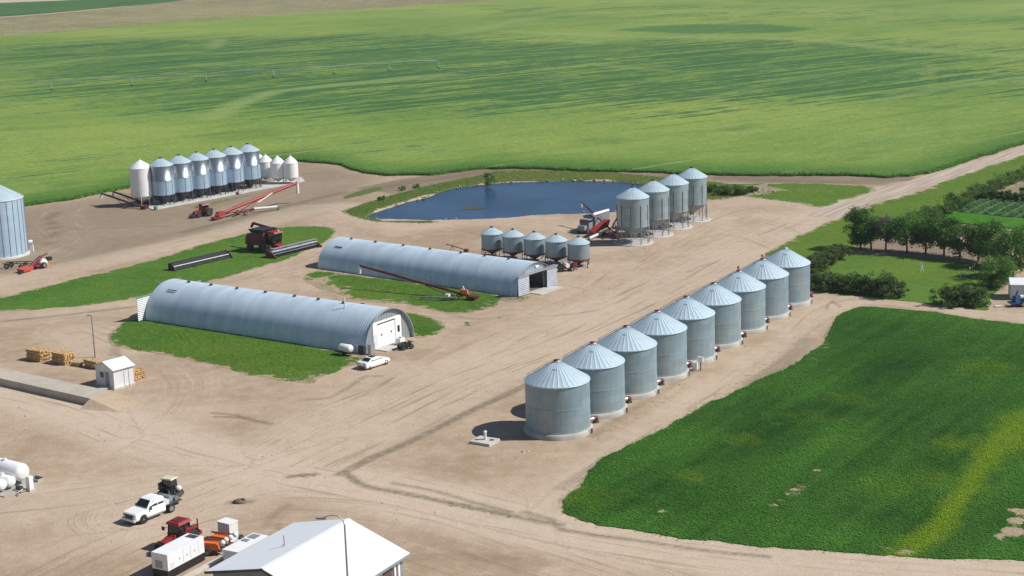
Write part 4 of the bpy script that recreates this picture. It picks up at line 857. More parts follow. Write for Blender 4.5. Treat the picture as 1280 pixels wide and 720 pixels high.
# concrete slab with pipe near the first bin
p = G(606, 553); t = thing('well_slab', 'square concrete slab with a white upright pipe in the dirt beside the nearest bin', 'concrete slab', p, E_ANG+.05)
MB().box((0, 0, .15), (2.6, 2.2, .3)).build('slab', M['conc'], t); MB().tube((.0, .1, .25), (0, .1, 1.15), .17, n=12).lathe([(.22, 1.15), (.2, 1.3), (.05, 1.34)], 12, (0, .1, 0)).build('pipe', M['white_dull'], t); MB().lathe([(.28, .30), (.28, .33), (.05, .34)], 14, (.75, .3, 0)).build('cover', M['dark'], t)
t = thing('concrete_lump', 'small lump of broken concrete on the dirt in front of the nearest bin', 'rubble', G(655, 565)); MB().box((0, 0, .08), (.5, .35, .22), .4, (.7, .7)).box((.4, .15, .05), (.3, .25, .15), .9, (.8, .6)).build('lump', M['conc_old'], t)
t = thing('control_box', 'white electrical panel box on a wooden post beside the fifth grain bin', 'electrical box', G(876, 463), E_ANG)
MB().box((0, 0, .9), (.14, .14, 1.8)).build('post', M['post'], t); MB().box((.0, -.12, 1.5), (.75, .18, .65)).build('panel', M['white'], t); MB().box((-.75, -.1, .5), (.55, .5, 1.0)).build('cabinet', M['white_dull'], t)
t = thing('dirt_hump', 'small dark stone heap on the bare yard beyond the grey cabinet', 'stones', G(300, 628)); MB().ball((0, 0, .08), (.75, .6, .3), 9, 5).build('earth', M['dirt'], t); MB().ball((.35, -.1, .3), (.2, .18, .2), 7, 5).build('stone', M['black'], t)
# ================================================================== VEHICLES AND MACHINES
def wheel(t, x, y, r, w, rim=None, name='wheel'):
    s = 1 if y > 0 else -1
    tr = MB(); prof = [(r*.62, -w/2), (r*.93, -w/2), (r, -w*.36), (r, w*.36), (r*.93, w/2), (r*.62, w/2)]
    n = 20; vs = []
    for pr_, yy in prof:
        for i in range(n): q = 2*math.pi*i/n; vs.append((x+pr_*math.cos(q), y+yy, r+pr_*math.sin(q)))
    tr.add(vs, [(k*n+i, k*n+(i+1) % n, (k+1)*n+(i+1) % n, (k+1)*n+i) for k in range(5) for i in range(n)], True)
    o = tr.build(name, M['rubber'], t); MB().tube((x, y-w*.42, r), (x, y+w*.42, r), r*.64, n=16).tube((x, y+s*w*.40, r), (x, y+s*w*.5, r), r*.2, n=10).build('rim', rim or M['steel'], o); return o
def body_sections(secs):
    """loft of cross-sections along x: (x, half width, z bottom, z top, half width at top)"""
    mb = MB(); vs = []
    for x, hw, zb, zt, ht in secs:
        zm = zb+(zt-zb)*.62; vs += [(x, -hw*.94, zb), (x, -hw, zb+.12), (x, -hw, zm), (x, -ht, zt), (x, ht, zt), (x, hw, zm), (x, hw, zb+.12), (x, hw*.94, zb)]
    k = len(secs); fs = [(j*8+i, j*8+(i+1) % 8, (j+1)*8+(i+1) % 8, (j+1)*8+i) for j in range(k-1) for i in range(8)]
    mb.add(vs, fs, False); return mb.add(vs[:8], [tuple(range(8))]).add(vs[-8:], [tuple(range(8))[::-1]])
def glass_quad(p, off=.012):
    a = [Vector(q) for q in p]; n = (a[1]-a[0]).cross(a[2]-a[0]).normalized(); return MB().slab([q+n*off for q in a], n, .01)
# ---- white pickup with a flat deck
t = thing('pickup_truck', 'white pickup truck with a dark flat work deck, parked on the open yard', 'pickup truck', G(190, 645), math.atan2(-.80, -.60))
body_sections([(2.85, .84, .50, 1.10, .78), (2.75, .95, .44, 1.20, .88), (1.75, .98, .42, 1.28, .92), (1.15, .99, .42, 1.30, .94), (-.95, .99, .42, 1.30, .95), (-1.0, .98, .48, 1.28, .94)]).build('body', M['white'], t)
cb = body_sections([(1.30, .92, 1.2, 1.32, .90), (.62, .90, 1.2, 1.98, .74), (.3, .89, 1.2, 2.05, .75), (-.75, .89, 1.2, 2.03, .75), (-.97, .90, 1.2, 1.94, .74)]).build('cab', M['white'], t)
glass_quad([(1.24, -.82, 1.37), (1.24, .82, 1.37), (.67, .70, 1.94), (.67, -.70, 1.94)], .025).build('windshield', M['glass'], t)
for s in (-1, 1):
    q = [(1.0, s*.915, 1.36), (-.05, s*.915, 1.36), (-.05, s*.80, 1.92), (.5, s*.80, 1.90)]; MB().slab(q, (0, s, .2), .015).build('side_window', M['glass'], t)
    q = [(-.15, s*.915, 1.36), (-.85, s*.915, 1.36), (-.85, s*.80, 1.88), (-.15, s*.80, 1.92)]; MB().slab(q, (0, s, .2), .015).build('side_window', M['glass'], t)
    MB().box((2.82, s*.70, .98), (.10, .30, .2)).build('headlight', M['steel'], t); MB().box((.95, s*1.08, 1.30), (.12, .2, .24)).build('mirror', M['black'], t)
    for x in (1.85, -1.75): wheel(t, x, s*.86, .43, .28)
    MB().box((.3, s*.975, .48), (2.1, .05, .16)).build('rocker_trim', M['grey'], t)
    MB().tube((1.85, s*.90, .44), (1.85, s*.985, .44), .5, n=18).build('wheel_arch', M['black'], t)
MB().slab([(-.97, -.7, 1.3), (-.97, .7, 1.3), (-.96, .62, 1.72), (-.96, -.62, 1.72)], (-1, 0, .05), .015).build('rear_window', M['glass'], t)
MB().box((2.87, 0, .88), (.08, 1.08, .38)).build('grille', M['black'], t); MB().box((2.92, 0, .52), (.16, 1.84, .22)).build('bumper', M['white_dull'], t); MB().box((2.0, 0, .34), (1.7, 1.5, .16)).build('undertray', M['black'], t)
MB().box((-2.1, 0, .92), (2.15, 1.95, .10)).build('deck', M['dark'], t); MB().box((-2.1, 0, .62), (2.1, .9, .5)).build('chassis', M['black'], t)
MB().box((-1.35, 0, 1.2), (.5, 1.7, .46)).build('tool_box', M['white_dull'], t); MB().tube((-2.05, -.55, 1.28), (-2.05, .6, 1.28), .32, n=14).build('tank', M['grey'], t); MB().box((-2.75, .3, 1.12), (.5, .8, .3)).tube((-2.9, -.6, .95), (-2.9, -.6, 1.6), .05).build('deck_gear', M['steel'], t)
# ---- tan cabbed loader behind it
t = thing('skid_steer', 'compact black loader with a cream cab roof parked behind the pickup', 'loader', G(213, 620.5), R_(-25))
for s in (-1, 1):
    for x in (.55, -.55): wheel(t, x, s*.72, .42, .32, M['cream'])
    MB().tube((-.95, s*.62, 1.45), (.95, s*.62, .75), .09, n=6).tube((.95, s*.62, .75), (1.25, s*.62, .35), .09, n=6).build('lift_arm', M['black'], t)
MB().box((0, 0, .62), (1.9, 1.05, .6), 0, (.95, .95)).build('body', M['black'], t); MB().box((-.85, 0, 1.1), (.5, 1.0, .7), 0, (.85, .9)).build('engine_cover', M['dark'], t)
c = MB()
for x in (-.55, .55):
    for s in (-1, 1): c.tube((x, s*.5, .85), (x*.92, s*.47, 1.95), .05, n=6)
c.build('cab_frame', M['black'], t); MB().box((0, 0, 1.38), (1.05, .9, .95)).build('cab_glass', M['glass'], t); MB().box((0, 0, 2.0), (1.35, 1.15, .13), 0, (.9, .9)).build('cab_roof', M['cream'], t)
MB().box((1.15, 0, .4), (.12, 1.3, .5)).build('tool_plate', M['dark'], t); MB().ball((.95, .2, .95), (.35, .35, .3)).build('light_guard', M['white_dull'], t)
# ---- tractors
def tractor(label, loc, rz, sc, paint=M['red']):
    t = thing('tractor', label, 'tractor', loc, rz); t.scale = (sc, sc, sc)
    for s in (-1, 1): wheel(t, -1.0, s*.95, .85, .52, M['dark']); wheel(t, 1.45, s*.82, .55, .36, M['dark'])
    MB().hexa([(.35, -.42, .75), (2.1, -.36, .75), (2.1, .36, .75), (.35, .42, .75), (.35, -.40, 1.62), (2.0, -.28, 1.36), (2.0, .28, 1.36), (.35, .40, 1.62)]).build('hood', paint, t)
    MB().box((2.1, 0, 1.02), (.06, .6, .55)).build('grille', M['black'], t); MB().box((.2, 0, .72), (3.4, .5, .4)).build('chassis', M['dark'], t)
    MB().hexa([(-1.15, -.72, 1.1), (.4, -.66, 1.1), (.4, .66, 1.1), (-1.15, .72, 1.1), (-1.05, -.68, 2.45), (.25, -.62, 2.45), (.25, .62, 2.45), (-1.05, .68, 2.45)]).build('cab_glass', M['glass'], t)
    for s in (-1, 1):
        c = MB()
        for x0, x1, y in ((-1.16, -1.06, .73), (.41, .26, .67), (-.4, -.4, .715)): c.tube((x0, s*y, 1.05), (x1, s*(y-.03), 2.46), .05, n=6)
        c.tube((-1.16, s*.73, 1.1), (.41, s*.67, 1.1), .05, n=6).build('cab_frame', M['black'], t)
    MB().hexa([(-1.3, -.85, 2.45), (.5, -.8, 2.45), (.5, .8, 2.45), (-1.3, .85, 2.45), (-1.15, -.72, 2.68), (.35, -.68, 2.68), (.35, .68, 2.68), (-1.15, .72, 2.68)]).build('cab_roof', paint, t)
    for s in (-1, 1):
        f = MB()
        for k in range(6): a0, a1 = R_(20+k*24), R_(20+(k+1)*24); f.slab([(-1.0+1.0*math.cos(a0), s*.68, .85+1.0*math.sin(a0)), (-1.0+1.0*math.cos(a1), s*.68, .85+1.0*math.sin(a1)), (-1.0+1.0*math.cos(a1), s*1.2, .85+1.0*math.sin(a1)), (-1.0+1.0*math.cos(a0), s*1.2, .85+1.0*math.sin(a0))], (0, 0, 1), .04)
        f.build('fender', paint, t); MB().box((.55, s*1.05, 2.0), (.08, .3, .35)).tube((.4, s*.66, 2.1), (.55, s*1.0, 2.1), .025, n=5).build('mirror', M['black'], t)
    MB().tube((.75, .34, 1.5), (.75, .34, 2.35), .06, n=8).build('exhaust', M['black'], t); return t
t = tractor('big red tractor with a glass cab behind the white generator', G(222, 686), math.atan2(-.86, -.5), 1.02)
MB().box((-.4, 0, 2.72), (1.0, .95, .05)).build('roof_hatch', M['red_dark'], t); MB().box((-2.3, 0, .8), (.9, 1.3, .35)).box((-2.9, -.4, 1.0), (.6, .4, .5)).tube((-2.6, .3, .9), (-2.6, .3, 2.1), .07).tube((-2.3, -.5, .9), (-2.3, -.5, 1.6), .06).build('rear_linkage', M['red_rust'], t)
t = tractor('red tractor parked at the low end of the long red auger', G(253.5, 270.5), math.atan2(-.70, -.75), .95)
MB().box((2.6, .1, .5), (.8, 1.7, .12)).tube((2.2, -.5, .6), (3.1, -.5, .9), .06).tube((2.2, .5, .6), (3.3, .7, 1.1), .06).build('front_rack', M['dark'], t)
# ---- generator set and its neighbours
gv = Vector((-30.356-(-32.7), 141.18-137.04, 0)); ga = math.atan2(gv.y, gv.x)
t = thing('generator_box', 'white box-shaped generator on a black skid beside the metal-roofed building', 'generator', (-30.95, 138.65, 0), ga)
MB().box((0, 0, 1.62), (5.0, 1.85, 1.55)).build('housing', M['white'], t); MB().box((0, 0, .46), (5.1, 1.75, .75)).build('skid', M['black'], t)
MB().box((2.0, 0, 2.41), (.7, 1.1, .04)).build('roof_grille', M['dark'], t); MB().box((-2.515, .1, 1.35), (.03, .8, .7)).build('vent_grille', M['steel'], t)
MB().box((-1.9, -.935, 1.25), (.5, .02, .5)).build('vent_panel', M['white_dull'], t)
hd = MB()
for x in (-.9, .1, 1.2): hd.box((x, -.94, 1.5), (.06, .03, .2)).box((x+.5, -.93, 1.6), (.02, .015, 1.3))
hd.build('door_seams', M['grey'], t)
t = thing('concrete_strip', 'low concrete strip lying along the right side of the white generator', 'concrete strip', (-29.2, 137.6, 0), ga); MB().box((.5, 0, .09), (6.6, .55, .22)).build('strip', M['conc'], t)
p = G(286, 674.5); t = thing('utility_cabinet', 'pale grey upright utility cabinet with a dark shaded side', 'cabinet', p, E_ANG)
MB().box((0, 0, .95), (1.5, 1.15, 1.75)).build('body', M['white_dull'], t); MB().box((0, 0, 1.86), (1.6, 1.25, .08)).build('lid', M['white'], t); MB().box((0, 0, .04), (1.7, 1.3, .1)).build('plinth', M['conc'], t); MB().box((-.76, 0, 1.0), (.02, 1.0, 1.55)).build('door', M['grey'], t)
t = thing('hose_reel', 'dark round hose reel lying on the ground beside the pale grey cabinet', 'hose reel', G(299, 672.5)); MB().lathe([(.42, .0), (.46, .1), (.42, .2), (.15, .2)], 16).lathe([(.15, .2), (.12, .32), (.03, .34)], 10).build('reel', M['black'], t)
def light_tower(label, p, rz, mast):
    t = thing('light_tower', label, 'light tower', p, rz, 'orange light towers')
    MB().box((0, 0, .85), (1.7, .9, .65), 0, (.9, .85)).build('housing', M['orange'], t); MB().box((.1, 0, .45), (2.2, .8, .14)).build('frame', M['dark'], t)
    for s in (-1, 1): wheel(t, -.1, s*.62, .34, .2)
    MB().tube((1.1, 0, .45), (2.0, 0, .4), .06, n=6).tube((1.9, 0, 0), (1.9, 0, .5), .05, n=6).build('drawbar', M['orange'], t)
    MB().tube((-1.1, .25, 1.30), (1.2, .25, 1.34), .09, n=8).build('mast', M['red_rust'], t)
    for y in (-.25, .5): MB().ball((1.35, y, 1.25), (.26, .24, .26), 12, 8).build('lamp', M['white'], t)
    return t
light_tower('orange towable light tower nearest the white generator', G(264, 692), ga-R_(75), 1); light_tower('orange towable light tower next to the pale grey cabinet', G(276, 684), ga-R_(85), 1)
p = G(311, 697); t = thing('storage_box', 'long white storage box tucked against the metal-roofed building', 'storage box', Vector((-25.1, 140.3, 0)), ga)
MB().box((0, 0, .85), (4.4, 1.7, 1.5)).build('body', M['white_dull'], t); MB().box((0, 0, 1.64), (4.5, 1.8, .1)).build('lid', M['white'], t); MB().box((1.5, .2, 1.72), (.9, .9, .06)).box((.4, .3, 1.72), (.5, .7, .06)).build('vent', M['grey'], t); MB().box((-2.22, -.2, .7), (.05, .8, .6)).build('hatch', M['black'], t)
# ---- building with the white metal roof
hz, rise = 3.6, 1.75; La, Lb, Rb = G(367.5, 654.5, hz), G(256, 715.5, hz), G(512.5, 692.5, hz)
yv = (La-Lb); yv.z = 0; Lh = yv.length; yv.normalize(); xv = Rb-La; xv.z = 0; wv = xv.length; xv.normalize(); a = math.atan2(xv.y, xv.x); c = Lb+xv*wv/2+yv*Lh/2; c.z = 0; cy = yv.dot(Vector((-xv.y, xv.x, 0))); skew = yv.dot(xv)/cy; Lh *= cy
t = thing('workshop_building', 'building with a bright white metal gable roof at the bottom of the picture', 'building', c, a); W2, L2 = wv/2, Lh/2
w = MB().box((0, 0, hz/2), (wv-1.0, Lh-1.0, hz-.1)); w.slab([(-W2+.5, -L2+.5, hz-.05), (W2-.5, -L2+.5, hz-.05), (0, -L2+.5, hz+rise-.35)], (0, 1, 0), Lh-1.0); w.build('wall', M['grey'], t)
def ribroof():
    m = bpy.data.materials.new('ribbed_white_roof'); nt, N, L, b = nodes_of(m); b.inputs['Roughness'].default_value = .42
    tc = N.new('ShaderNodeTexCoord'); w = N.new('ShaderNodeTexWave'); w.bands_direction = 'Y'; w.inputs['Scale'].default_value = .5; L.new(tc.outputs['Object'], w.inputs[0]); n = node_noise(N, L, tc.outputs['Object'], .4, 4)
    L.new(node_mix(N, L, node_range(N, L, w.outputs['Fac'], .0, .12, .10, 0), node_mix(N, L, n, (.74, .77, .80), (.82, .84, .85)), (.45, .47, .50)), b.inputs['Base Color']); bp = N.new('ShaderNodeBump'); bp.inputs['Strength'].default_value = .18; bp.inputs['Distance'].default_value = .03; L.new(w.outputs['Fac'], bp.inputs['Height']); L.new(bp.outputs['Normal'], b.inputs['Normal']); return m
RR = ribroof()
for s in (-1, 1):
    r = MB().slab([(0, -L2, hz+rise), (0, L2, hz+rise), (s*W2, L2, hz), (s*W2, -L2, hz)], (s*.25, 0, 1), .10); r.build('roof_slope', RR, t)
    MB().box((s*(W2+.03), 0, hz-.02), (.12, Lh, .2)).build('gutter', M['grey'], t)
    for y in (-L2, L2): MB().slab([(0, y-.03, hz+rise-.14), (0, y-.03, hz+rise+.08), (s*W2, y-.03, hz+.08), (s*W2, y-.03, hz-.14)], (0, 1, 0), .06).build('fascia', M['dark'], t)
MB().box((0, 0, hz+rise+.09), (.4, Lh, .06)).build('ridge_cap', M['white'], t)
MB().tube((-2.2, -.6, hz+1.2), (-2.2, -.6, hz+2.25), .05, n=6).tube((-2.6, -.4, hz+1.25), (-2.2, -.6, hz+1.45), .03, n=5).build('vent_pipe', M['steel'], t)
for y in (4.9, 4.3): MB().box((W2-.42, y, 1.8), (.16, .25, 3.4)).build('column', M['white'], t)
MB().box((W2-.46, 3.3, 1.75), (.08, 1.2, 3.3)).build('cladding_panel', M['brown'], t); MB().box((W2-.45, 1.2, 1.75), (.1, 2.6, 3.2)).build('plywood_panel', M['tan'], t)
MB().box((-2.6, -L2+.46, 1.7), (.9, .08, 3.2)).build('door', M['black'], t)
for ch in kids(t):
    for v_ in ch.data.vertices: v_.co.x += skew*v_.co.y
# ---- fuel tanks cut by the left edge
def tank(nm, label, p, rz, r, Ln, m, h):
    t = thing(nm, label, 'fuel tank', p, rz, 'white fuel tanks'); n = 28; prof = [(.02, 0), (.55*r, .05*r), (.85*r, .18*r), (r, .45*r), (r, Ln-.45*r), (.85*r, Ln-.18*r), (.5*r, Ln-.03*r), (.02, Ln)]
    vs = [(-x, rr*math.cos(2*math.pi*i/n), h+r+rr*math.sin(2*math.pi*i/n)) for rr, x in prof for i in range(n)]
    MB().add(vs, [(k*n+i, k*n+(i+1) % n, (k+1)*n+(i+1) % n, (k+1)*n+i) for k in range(7) for i in range(n)], True).build('shell', m, t)
    for x in (-Ln*.18, -Ln*.8): MB().box((x, 0, (h+.3*r)/2), (.25, r*1.5, h+.3*r)).build('saddle', M['grey'], t)
    MB().tube((-Ln*.4, 0, h+2*r-.03), (-Ln*.4, 0, h+2*r+.15), .25, n=12).build('hatch', M['white_dull'], t); return t
p = G(29, 609); ta = math.atan2(.57, .82)*-1
tank('fuel_tank', 'large white horizontal fuel tank, the tallest of the tanks by the left edge', p+Vector((.1, .5, 0)), ta, .95, 7.5, M['white'], .45)
tank('small_fuel_tank', 'small white fuel tank in front of the large tank, nearer its pump', G(13, 613)+Vector((.3, 0, 0)), ta, .60, 4.0, M['white'], .3); tank('small_fuel_tank', 'small white fuel tank cut off lowest by the left edge', G(2, 617)+Vector((.3, 0, 0)), ta, .58, 4.0, M['white'], .3)
o = MB().hexa([tuple(G(-90, 600).to_2d())+(-.05,), tuple(G(6, 622).to_2d())+(-.05,), tuple(G(55, 602).to_2d())+(-.05,), tuple(G(20, 585).to_2d())+(-.05,), tuple(G(-90, 600).to_2d())+(.1,), tuple(G(6, 622).to_2d())+(.1,), tuple(G(55, 602).to_2d())+(.1,), tuple(G(20, 585).to_2d())+(.1,)]).build('concrete_pad', M['conc_old']); tag(o, 'cracked grey concrete pad under the white fuel tanks', 'concrete pad')
t = thing('fuel_pump', 'white upright fuel pump cabinet at the end of the large tank', 'fuel pump', G(38, 613), E_ANG); MB().box((0, 0, .85), (.55, .5, 1.4)).build('cabinet', M['white'], t); MB().box((0, 0, .1), (.8, .7, .2)).build('base', M['conc'], t); MB().box((-.29, 0, 1.1), (.02, .38, .6)).build('display', M['black'], t); MB().path([(-.3, .1, 1.2), (-.6, .2, .7), (-.4, .2, .3)], .03, 5).build('hose', M['black'], t)
t = thing('pump_skid', 'dark pump and pipes lying between the tanks and the fuel pump', 'pump', G(25, 614), E_ANG); MB().box((0, 0, .15), (1.3, .8, .1)).build('base', M['conc_old'], t); MB().tube((-.4, 0, .4), (.3, 0, .4), .22, n=12).build('motor', M['dark'], t); MB().path([(.3, 0, .4), (.7, -.2, .4), (.7, -.9, .2), (1.2, -1.2, .1)], .06, 6).build('pipe', M['steel'], t)
t = thing('low_trough', 'low dark open trough at the corner of the fuel tank pad', 'trough', G(46, 601), E_ANG); MB().box((0, .45, .2), (1.5, .08, .4)).box((0, -.45, .2), (1.5, .08, .4)).box((.75, 0, .2), (.08, .98, .4)).box((-.75, 0, .2), (.08, .98, .4)).build('kerb', M['conc_old'], t); MB().box((0, 0, .06), (1.4, .82, .1)).build('sump', M['black'], t)
# ---- white coupe, quad, tank trailer and clutter by the near shed
t = thing('parked_car', 'white two-door car with a dark sunroof parked by the near arched shed', 'car', G(467.5, 457.5), R_(50))
body_sections([(-2.3, .78, .38, .86, .70), (-2.2, .88, .28, .98, .80), (-1.4, .93, .24, 1.0, .84), (.7, .93, .24, .98, .84), (1.9, .90, .25, .84, .76), (2.3, .74, .32, .68, .60)]).build('body', M['white'], t)
body_sections([(-1.75, .76, .93, .98, .74), (-.95, .78, .93, 1.34, .60), (-.1, .80, .93, 1.39, .60), (.35, .80, .93, 1.33, .58), (1.1, .78, .93, .97, .74)]).build('cabin', M['white'], t)
MB().slab([(-1.62, -.66, 1.03), (-1.62, .66, 1.03), (-1.0, .54, 1.33), (-1.0, -.54, 1.33)], (-.45, 0, 1), .025).build('rear_window', M['glass'], t); MB().slab([(1.02, -.66, 1.01), (1.02, .66, 1.01), (.42, .54, 1.31), (.42, -.54, 1.31)], (.45, 0, 1), .025).build('windshield', M['glass'], t)
MB().box((-.3, 0, 1.40), (.75, .85, .03)).build('sunroof', M['black'], t)
for s in (-1, 1):
    MB().slab([(-1.25, s*.785, 1.02), (.75, s*.80, 1.0), (.3, s*.68, 1.27), (-.9, s*.68, 1.28)], (0, s, .45), .03).build('side_window', M['glass'], t)
    for x in (-1.4, 1.45): wheel(t, x, s*.80, .34, .24)
    MB().box((2.18, s*.55, .62), (.14, .3, .12)).build('headlight', M['steel'], t); MB().box((-2.29, s*.55, .78), (.06, .4, .12)).build('tail_light', M['red'], t)
MB().box((-2.28, 0, .45), (.1, 1.4, .16)).build('bumper', M['black'], t)
t = thing('quad_bike', 'black quad bike parked on the dirt in front of the white overhead door', 'quad bike', G(507, 436), R_(35))
for s in (-1, 1):
    for x in (.65, -.65): wheel(t, x, s*.5, .34, .28, M['dark'])
MB().hexa([(-.9, -.3, .45), (.9, -.25, .45), (.9, .25, .45), (-.9, .3, .45), (-.8, -.25, .8), (.75, -.2, .85), (.75, .2, .85), (-.8, .25, .8)]).build('body', M['black'], t); MB().box((-.25, 0, .92), (.8, .34, .16)).build('seat', M['rubber'], t)
for x in (.85, -.85): MB().box((x, 0, .88), (.55, .95, .05)).build('rack', M['dark'], t)
MB().tube((.45, -.4, 1.12), (.45, .4, 1.12), .03, n=6).tube((.55, 0, .8), (.45, 0, 1.12), .05, n=6).build('handlebar', M['black'], t); MB().box((0, .62, .6), (1.0, .25, .08)).box((0, -.62, .6), (1.0, .25, .08)).build('footwell', M['black'], t)
t = thing('tote_tank', 'white plastic tank beside the quad bike in front of the shed door', 'tank', G(500.5, 431.5), R_(55)); MB().box((0, 0, .65), (1.1, .9, .85), 0, (.92, .92)).build('tank', M['white'], t); MB().box((0, 0, .12), (1.2, 1.0, .22)).build('pallet', M['post'], t); MB().tube((0, 0, 1.05), (0, 0, 1.15), .2, n=10).build('cap', M['dark'], t)
t = thing('tank_trailer', 'small white rounded tank on a two-wheeled trailer in grass by the near shed', 'trailer', G(432.5, 444), ax+R_(0))
n = 20; prof = [(.05, -1.05), (.42, -1.0), (.55, -.8), (.55, .8), (.42, 1.0), (.05, 1.05)]; vs = [(x, r_*1.05*math.cos(2*math.pi*i/n), 1.0+r_*math.sin(2*math.pi*i/n)) for r_, x in prof for i in range(n)]
MB().add(vs, [(k*n+i, k*n+(i+1) % n, (k+1)*n+(i+1) % n, (k+1)*n+i) for k in range(5) for i in range(n)], True).build('tank', M['white'], t); MB().box((0, 0, .42), (2.3, .8, .1)).tube((-1.1, 0, .4), (-1.9, 0, .3), .05).build('frame', M['black'], t)
for s in (-1, 1): wheel(t, -.35, s*.58, .35, .2)
t = thing('compressor', 'dark machine with a pale bottle against the near shed wall corner', 'compressor', G(451.5, 442), ax); MB().box((.1, 0, .6), (.8, .7, 1.0), .1, (.8, .8)).build('body', M['dark'], t); MB().tube((-.6, .1, .05), (-.6, .1, 1.15), .24, n=12).ball((-.6, .1, 1.15), (.24, .24, .2), 12, 6).build('gas_bottle', M['white_dull'], t)
t = thing('metal_cabinet', 'grey-green metal cabinet leaning near the left corner of the near shed end', 'cabinet', G(464.5, 443), ax); MB().box((0, 0, .7), (.6, .9, 1.3), .0, (.9, 1)).build('body', M['galv'], t); MB().box((-.02, 0, 1.38), (.66, .96, .06)).build('lid', M['grey'], t)
# ---- grain augers
def auger(label, lowpt, highpt, r, m, spout=1.2, frame=.32, leg=.55, mm=M['red_dark'], wheels=True, chute=M['white'], hop=True):
    lowpt, highpt = Vector(lowpt), Vector(highpt); d = highpt-lowpt; L_ = math.hypot(d.x, d.y); t = thing('grain_auger', label, 'grain auger', (lowpt.x, lowpt.y, 0), math.atan2(d.y, d.x)); zf = lambda x: lowpt.z+(highpt.z-lowpt.z)*x/L_
    MB().tube((0, 0, lowpt.z), (L_, 0, highpt.z), r, n=12).build('tube', m, t)
    MB().tube((L_-.05, 0, highpt.z), (L_+.02, 0, highpt.z-spout), r*1.05, n=10).build('spout', chute, t)
    f = MB(); xw = L_*frame; xh = L_*leg
    for s in (-1, 1): f.tube((xw, s*1.1, .45), (xh, s*.12, zf(xh)-r), .06, n=6).tube((xw, s*1.1, .45), (L_*.12, s*.12, zf(L_*.12)-r), .06, n=6)
    f.tube((xw, -1.15, .45), (xw, 1.15, .45), .06, n=6).build('undercarriage', mm, t)
    tr = MB(); tr.tube((L_*.2, 0, zf(L_*.2)+r), (L_*.45, 0, zf(L_*.45)+r+.55), .03, n=5).tube((L_*.45, 0, zf(L_*.45)+r+.55), (L_*.8, 0, zf(L_*.8)+r), .03, n=5).tube((L_*.45, 0, zf(L_*.45)+r), (L_*.45, 0, zf(L_*.45)+r+.55), .03, n=5).build('truss', mm, t)
    if wheels:
        for s in (-1, 1): wheel(t, xw, s*1.25, .42, .22)
    if hop: MB().box((-.1, 0, .42), (1.3, 1.0, .5), 0, (1.25, 1.3)).build('intake_hopper', mm, t)
    return t
t = auger('long red grain auger lying on the grass along the far arched shed', G(590, 371, .5), G(449.5, 332, 3.6), .19, M['red_dark'], 1.3, .13, .4)
MB().box((1.0, .4, 1.3), (.9, .5, .6), .2).tube((.4, .3, .9), (1.6, .5, 1.7), .12).build('engine', M['orange'], t); MB().tube((1.2, -.2, .9), (1.7, -.1, 2.0), .1).build('exhaust_stack', M['white_dull'], t); MB().tube((7.5, 0, 1.4), (7.5, 0, 3.1), .04, n=5).build('mast', M['red_dark'], t)
MB().tube((1.8, 1.6, .5), (7.4, 3.2, .45), .17, n=8).build('swing_tube', M['steel'], t); MB().box((3.4, 1.6, .7), (.7, .6, .5)).build('battery_box', M['white_dull'], t)
t = auger('long bright red grain auger raised in front of the shiny hopper bins', G(270, 269.5, .9), G(371.5, 228.5, 4.3), .30, M['red'], 2.2, .3, .5, M['red'])
MB().tube((11.0, -.3, 1.9), (14.8, -.5, 3.3), .13, n=8).tube((9.6, -.5, .8), (14.0, -2.6, .75), .28, n=10).build('swing_hopper', M['white_dull'], t); MB().box((1.2, 0, 1.1), (2.0, 1.1, .9), 0, (.8, .7)).build('drive_housing', M['red'], t); MB().tube((4.2, -1.0, .75), (7.6, .6, .75), .2, n=8).tube((1.8, .5, .8), (9.6, -.6, .9), .14, n=8).build('axle_beam', M['red_dark'], t); wheel(t, 14.2, -2.65, .35, .2)
auger('dark old grain auger in the shade of the tall white bin, outer of two', G(180, 259.5, .3), G(126, 241.5, 2.6), .20, M['dark'], 1.2, .35, .6, M['red_dark']); auger('rusty red grain auger leaning close beside the tall white bin', G(183, 254, .3), G(141, 239.5, 2.8), .20, M['red_rust'], 1.2, .35, .6, M['red_dark'])
t = thing('seed_tub', 'small green tub on the corner of the long concrete pad', 'tub', G(195, 262.5)); MB().lathe([(.4, 0), (.45, .75), (.40, .78), (.1, .8)], 16).build('tub', M['green'], t)
t = thing('dropped_hopper', 'pink and white bags lying under the fifth shiny bin', 'bags', G(301, 243)); MB().box((0, 0, .35), (.9, .6, .5), .3, (.7, .8)).build('bag', M['white_dull'], t); MB().box((-.8, .1, .3), (.6, .5, .45), -.2, (.8, .7)).build('bag', M['red_rust'], t)
# auger mover by the big bin
p = G(44, 336.5); t = thing('swing_auger', 'red swing auger with an orange intake and white hood beside the big bin', 'grain auger', p, math.atan2((G(28, 341)-p).y, (G(28, 341)-p).x))
MB().hexa([(1.2, -.7, .25), (3.4, -.7, .15), (3.4, .7, .15), (1.2, .7, .25), (1.0, -.8, .9), (3.6, -.8, .7), (3.6, .8, .7), (1.0, .8, .9)]).build('intake_hopper', M['vermilion'], t); MB().tube((1.4, 0, .6), (-1.6, 0, 1.9), .28, n=10).tube((-1.6, 0, 1.9), (-3.0, .2, 2.2), .16, n=8).build('tube', M['red_dark'], t); MB().tube((-.6, 1.2, 1.7), (1.0, .6, 1.0), .1).tube((-.6, -1.2, .6), (1.0, -.3, .9), .08).box((-.6, 0, .55), (1.8, 1.4, .14)).build('frame', M['red'], t)
for s in (-1, 1): wheel(t, -1.2, s*1.0, .55, .3)
